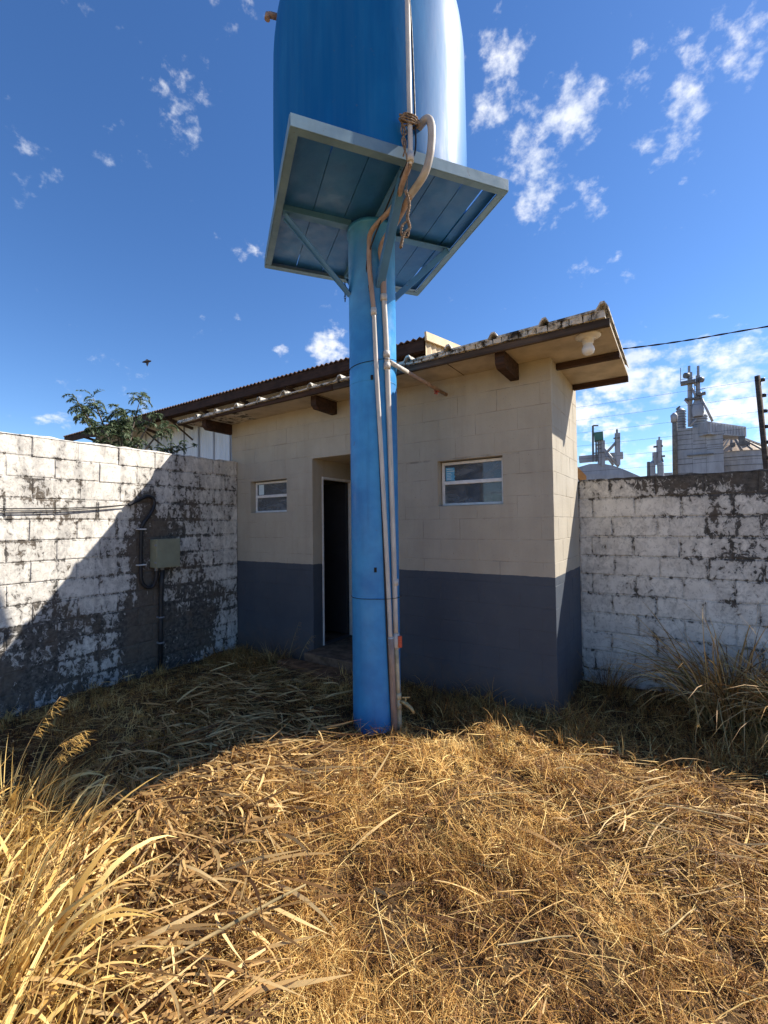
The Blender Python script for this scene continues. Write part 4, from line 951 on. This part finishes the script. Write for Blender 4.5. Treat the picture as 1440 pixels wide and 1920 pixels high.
# broad cut blades flattened in the left band and here and there
P = scatter(20000, .6, (-5.1, -.6, .2, 4.0)); x, y = P[:, 0], P[:, 1]; k = rng.random(len(P)) < strawness(x, y)*.9+.008; P = P[k]
P2 = scatter(420, .8, (-.45, 1.0, 2.3, 3.4)); P = np.concatenate([P, P2]); x, y = P[:, 0], P[:, 1]; n = len(P); P[:, 2] += U(.005, .10, n)
hd = .35+1.1*fbm(x, y, .8, 33)+rng.normal(0, .5, n)
o = strips('cut_leaves', 'cut_leaf', P, U(.10, .42, n), U(.007, .022, n)*np.where(x > -.6, .45, 1.0), hd, U(-.05, .42, n), U(-.8, .15, n), U(-.6, .6, n), U(-.9, .9, n), .48+rng.normal(0, .33, n), np.zeros(n), 4, base_w=.5)
o['kind'] = 'stuff'; o['label'] = 'broad dry cut leaves flattened in the left of the yard'

def tuft(x, y, n, h, spread, width, lean=(0, 0), tint=.6, droop=1.4, mat='gold_grass', green=.0):
    a = U(0, 6.28, n); r_ = spread*np.sqrt(rng.random(n)); px_, py_ = x+r_*np.cos(a), y+r_*np.sin(a)
    P_ = np.stack([px_, py_, hgt(px_, py_)-.01], 1)
    hd_ = np.arctan2(np.sin(a)*r_/spread+lean[1]+rng.normal(0, .45, n), np.cos(a)*r_/spread+lean[0]+rng.normal(0, .45, n))
    return P_, U(.5, 1.0, n)*h, U(.5, 1., n)*width, hd_, U(.95, 1.5, n), -U(.25, 1., n)**1.2*droop, rng.normal(0, .3, n), U(-1., 1., n), tint+rng.normal(0, .30, n), (rng.random(n) < green)*U(.3, .8, n)
def make_tuft(name, label, cat, x, y, *a, group=None, mat='gold_grass', **k):
    t_ = empty(name, (x, y, hz(x, y)), label, cat, group)
    strips('blades', mat, *tuft(x, y, *a, **k), 6, t_)
    return t_
def stalk(parent, x, y, h, hd, lean, seed=True):
    P_ = []; c = Vector((x, y, hz(x, y)-.02)); el = 1.45
    for k in range(9):
        P_.append(c.copy()); el -= lean/8; c = c+Vector((math.cos(hd)*math.cos(el), math.sin(hd)*math.cos(el), math.sin(el)))*(h/8)
    MB().tube(P_, [.0032*(1-.07*i) for i in range(9)], 5).build('stem', 'straw_stem', parent)
    if seed:
        n = 42; i0 = np.array([tuple(P_[-1].lerp(P_[-4], random.random())) for _ in range(n)])
        strips('seed_head', 'gold_grass', i0, U(.03, .085, n), U(.002, .0034, n), np.full(n, hd)+rng.normal(0, .45, n), U(-.5, .3, n), U(-1, -.2, n), np.zeros(n), np.zeros(n), .35+rng.normal(0, .15, n), np.zeros(n), 3, parent, floor=False)
simple('straw_stem', (.44, .32, .15), .7, .2, .25, 14)
# tall golden grass in the left foreground, many stems one cannot count
parts = []
for (x, y, n, h) in [(-2.75, .72, 60, .62), (-2.45, .62, 70, .62), (-2.15, .58, 70, .60), (-2.9, 1.0, 50, .55), (-1.95, .48, 70, .58), (-2.55, .88, 50, .52), (-1.75, .62, 40, .48), (-2.2, .80, 40, .48), (-3.15, .98, 34, .56), (-3.45, 1.08, 30, .60), (-3.3, .85, 30, .55), (-1.62, .42, 40, .48), (-2.05, .35, 50, .5), (-1.55, .70, 20, .36), (-1.85, .92, 20, .40), (-2.3, 1.02, 26, .42)]:
    parts.append(tuft(x, y, int(n*.7), h*.86, .19, .0065, lean=(.55, .30), tint=.75, droop=.7))
    parts.append(tuft(x, y, int(n*.5), h*.80, .20, .026, lean=(.7, .25), tint=.66, droop=2.3))
    parts.append(tuft(x, y, int(n*.5), h*.55, .24, .017, lean=(.4, .2), tint=.45, droop=2.6))
for (x, y, n, h) in [(-1.75, .45, 16, .72), (-1.95, .60, 18, .80), (-1.55, .36, 14, .62), (-2.15, .66, 16, .70), (-2.4, .8, 14, .68), (-1.8, .30, 12, .72), (-2.2, .48, 14, .72)]:
    parts.append(tuft(x, y, int(n*.8), h*.82, .2, .032, lean=(.55, .35), tint=.62, droop=2.5))
    parts.append(tuft(x, y, n, h*.85, .2, .0075, lean=(.5, .35), tint=.85, droop=.6))
A = [np.concatenate([p_[i] for p_ in parts]) for i in range(10)]
o = strips('tall_grass', 'gold_grass', *A, 7); o['kind'] = 'stuff'; o['label'] = 'stand of tall golden dry grass in the left foreground'
sh_ = empty('seeding_grass', (-3.4, 1.15, 0), 'seed headed tall grass stems leaning out by the left wall', 'grass plant')
for (x, y, h, hd, ln) in ((-3.35, 1.10, .66, .35, 1.0), (-3.3, 1.05, .62, .55, .8), (-3.5, 1.16, .75, .2, 1.1), (-3.45, 1.0, .8, .5, .6)): stalk(sh_, x, y, h, hd, ln)
# clumps along the walls
make_tuft('grass_clump', 'large dry arching grass clump against the right white wall', 'grass clump',   .34, 4.80, 430, 1.25, .26, .015, lean=(.1, -.2), tint=.5, droop=2.7, green=.22, mat='cut_leaf')
make_tuft('grass_clump', 'tangled dry grass clump at the right picture edge in shade', 'grass clump',   .84, 4.45, 260, 1.2, .22, .014, lean=(.0, -.15), tint=.5, droop=2.7, green=.1, mat='cut_leaf')
make_tuft('grass_clump', 'thin brown grass clump in the corner of side wall and right wall', 'grass clump', -.62, 4.95, 150, .6, .12, .005, lean=(.3, -.3), tint=.2, droop=1.6, mat='dry_grass')
make_tuft('grass_clump', 'dry grass clump at the foot of the dado left of the door', 'grass clump', -4.25, 3.86, 190, .42, .16, .007, lean=(.1, -.4), tint=.4, droop=2.4, mat='cut_leaf')
make_tuft('grass_clump', 'brown grass tuft standing in the middle of the mown foreground', 'grass clump', -1.12, 1.85, 90, .22, .13, .004, lean=(0, 0), tint=.15, droop=1.2, mat='dry_grass')
make_tuft('grass_clump', 'green tinged grass tuft at the foot of the outlet pipe', 'grass clump', -1.80, 3.08, 60, .17, .06, .0035, lean=(.2, -.3), tint=.6, droop=1.6, green=.5, mat='dry_grass')
rs = empty('dry_stalks', (.6, 5.0, 0), 'bent brown dry stalks leaning against the right wall', 'stalks')
for k in range(24): stalk(rs, random.uniform(.0, 1.0), random.uniform(4.65, 5.08), random.uniform(.65, 1.25), random.uniform(0, 6.28), random.uniform(.5, 1.9), k % 3 == 0)
ds = empty('dry_stalks', (-3.95, 4.0, 0), 'two thin pale dry stalks in front of the blue dado', 'stalks')
stalk(ds, -4.02, 3.86, .62, .8, .25); stalk(ds, -3.86, 3.88, .5, .2, .6)
# weeds along the foot of the facade, in shade
P = np.concatenate([np.stack([U(-2.85, -.6, 3200), U(3.55, 4.05, 3200)], 1), np.stack([U(-5.1, -4.0, 1500), U(3.3, 4.05, 1500)], 1), np.stack([U(-.9, 1.2, 2600), U(3.7, 5.15, 2600)], 1)])
P = P[inside(P[:, 0], P[:, 1])]; n = len(P); P = np.concatenate([P, hgt(P[:, 0], P[:, 1])[:, None]], 1)
o = strips('wall_foot_weeds', 'dry_grass', P, U(.1, .34, n)*(.7+.5*fbm(P[:, 0], P[:, 1], 3, 5)), U(.003, .006, n), U(0, 6.28, n), U(.7, 1.5, n), U(-2.4, -.3, n), U(-1, 1, n), U(-.8, .8, n), .42+rng.normal(0, .2, n), (rng.random(n) < .08)*.6, 4)
o['kind'] = 'stuff'; o['label'] = 'tangled dry weeds along the foot of the building'
# single fallen stalks and leaves that can be picked out
for (x0, y0_, x1, y1_, w, z0, z1_, lab) in [
    (-1.62, .93, -1.33, 1.38, .022, .10, .22, 'broad pale dead leaf pointing up in the lower left foreground'),
    (-.62, 1.68, -.38, 1.86, .010, .09, .10, 'pale broken straw stick lying in the right foreground'),
    (-.10, 2.05, .02, 2.28, .008, .10, .10, 'thin pale stick lying near the right picture edge'),
    (-1.15, 1.62, -.92, 1.40, .007, .10, .09, 'straight dry stem lying in the lower middle foreground'),
    (-1.05, 2.35, -.72, 2.62, .006, .11, .11, 'long straw lying on the mound in front of the column'),
    (-.55, 2.45, -.05, 2.95, .007, .10, .14, 'long grey stalk lying across the right of the mound'),
    (-1.95, 1.65, -1.55, 1.45, .006, .12, .09, 'dark bent stem lying in the middle of the mown grass'),
    (-2.0, 2.0, -1.65, 2.35, .006, .12, .12, 'straight yellow straw left of the mound'),
    (-.15, 2.75, .25, 2.90, .009, .14, .16, 'bleached stalk at the edge of the right shadow')]:
    a = Vector((x0, y0_, hz(x0, y0_)+z0)); b_ = Vector((x1, y1_, hz(x1, y1_)+z1_)); s_ = (b_-a).normalized().cross(Vector((0, 0, 1)))
    m = MB(); vs = []
    N_ = 8
    for i in range(N_+1):
        t_ = i/N_; q = a.lerp(b_, t_)+Vector((0, 0, .008*math.sin(t_*math.pi)))+s_*(.005*math.sin(t_*5)); ww = w*(.45+.55*math.sin(math.pi*(.15+.8*t_)))/2
        vs += [q-s_*ww, q+Vector((0, 0, ww*.55)), q+s_*ww, q-Vector((0, 0, ww*.25))]
    m.add(vs, [(4*i+k, 4*i+(k+1) % 4, 4*i+4+(k+1) % 4, 4*i+4+k) for i in range(N_) for k in range(4)], True)
    tag(m.build('fallen_stalk', 'pale_leaf' if 'pale_leaf' in MATS else 'straw_stem'), lab, 'stalk')
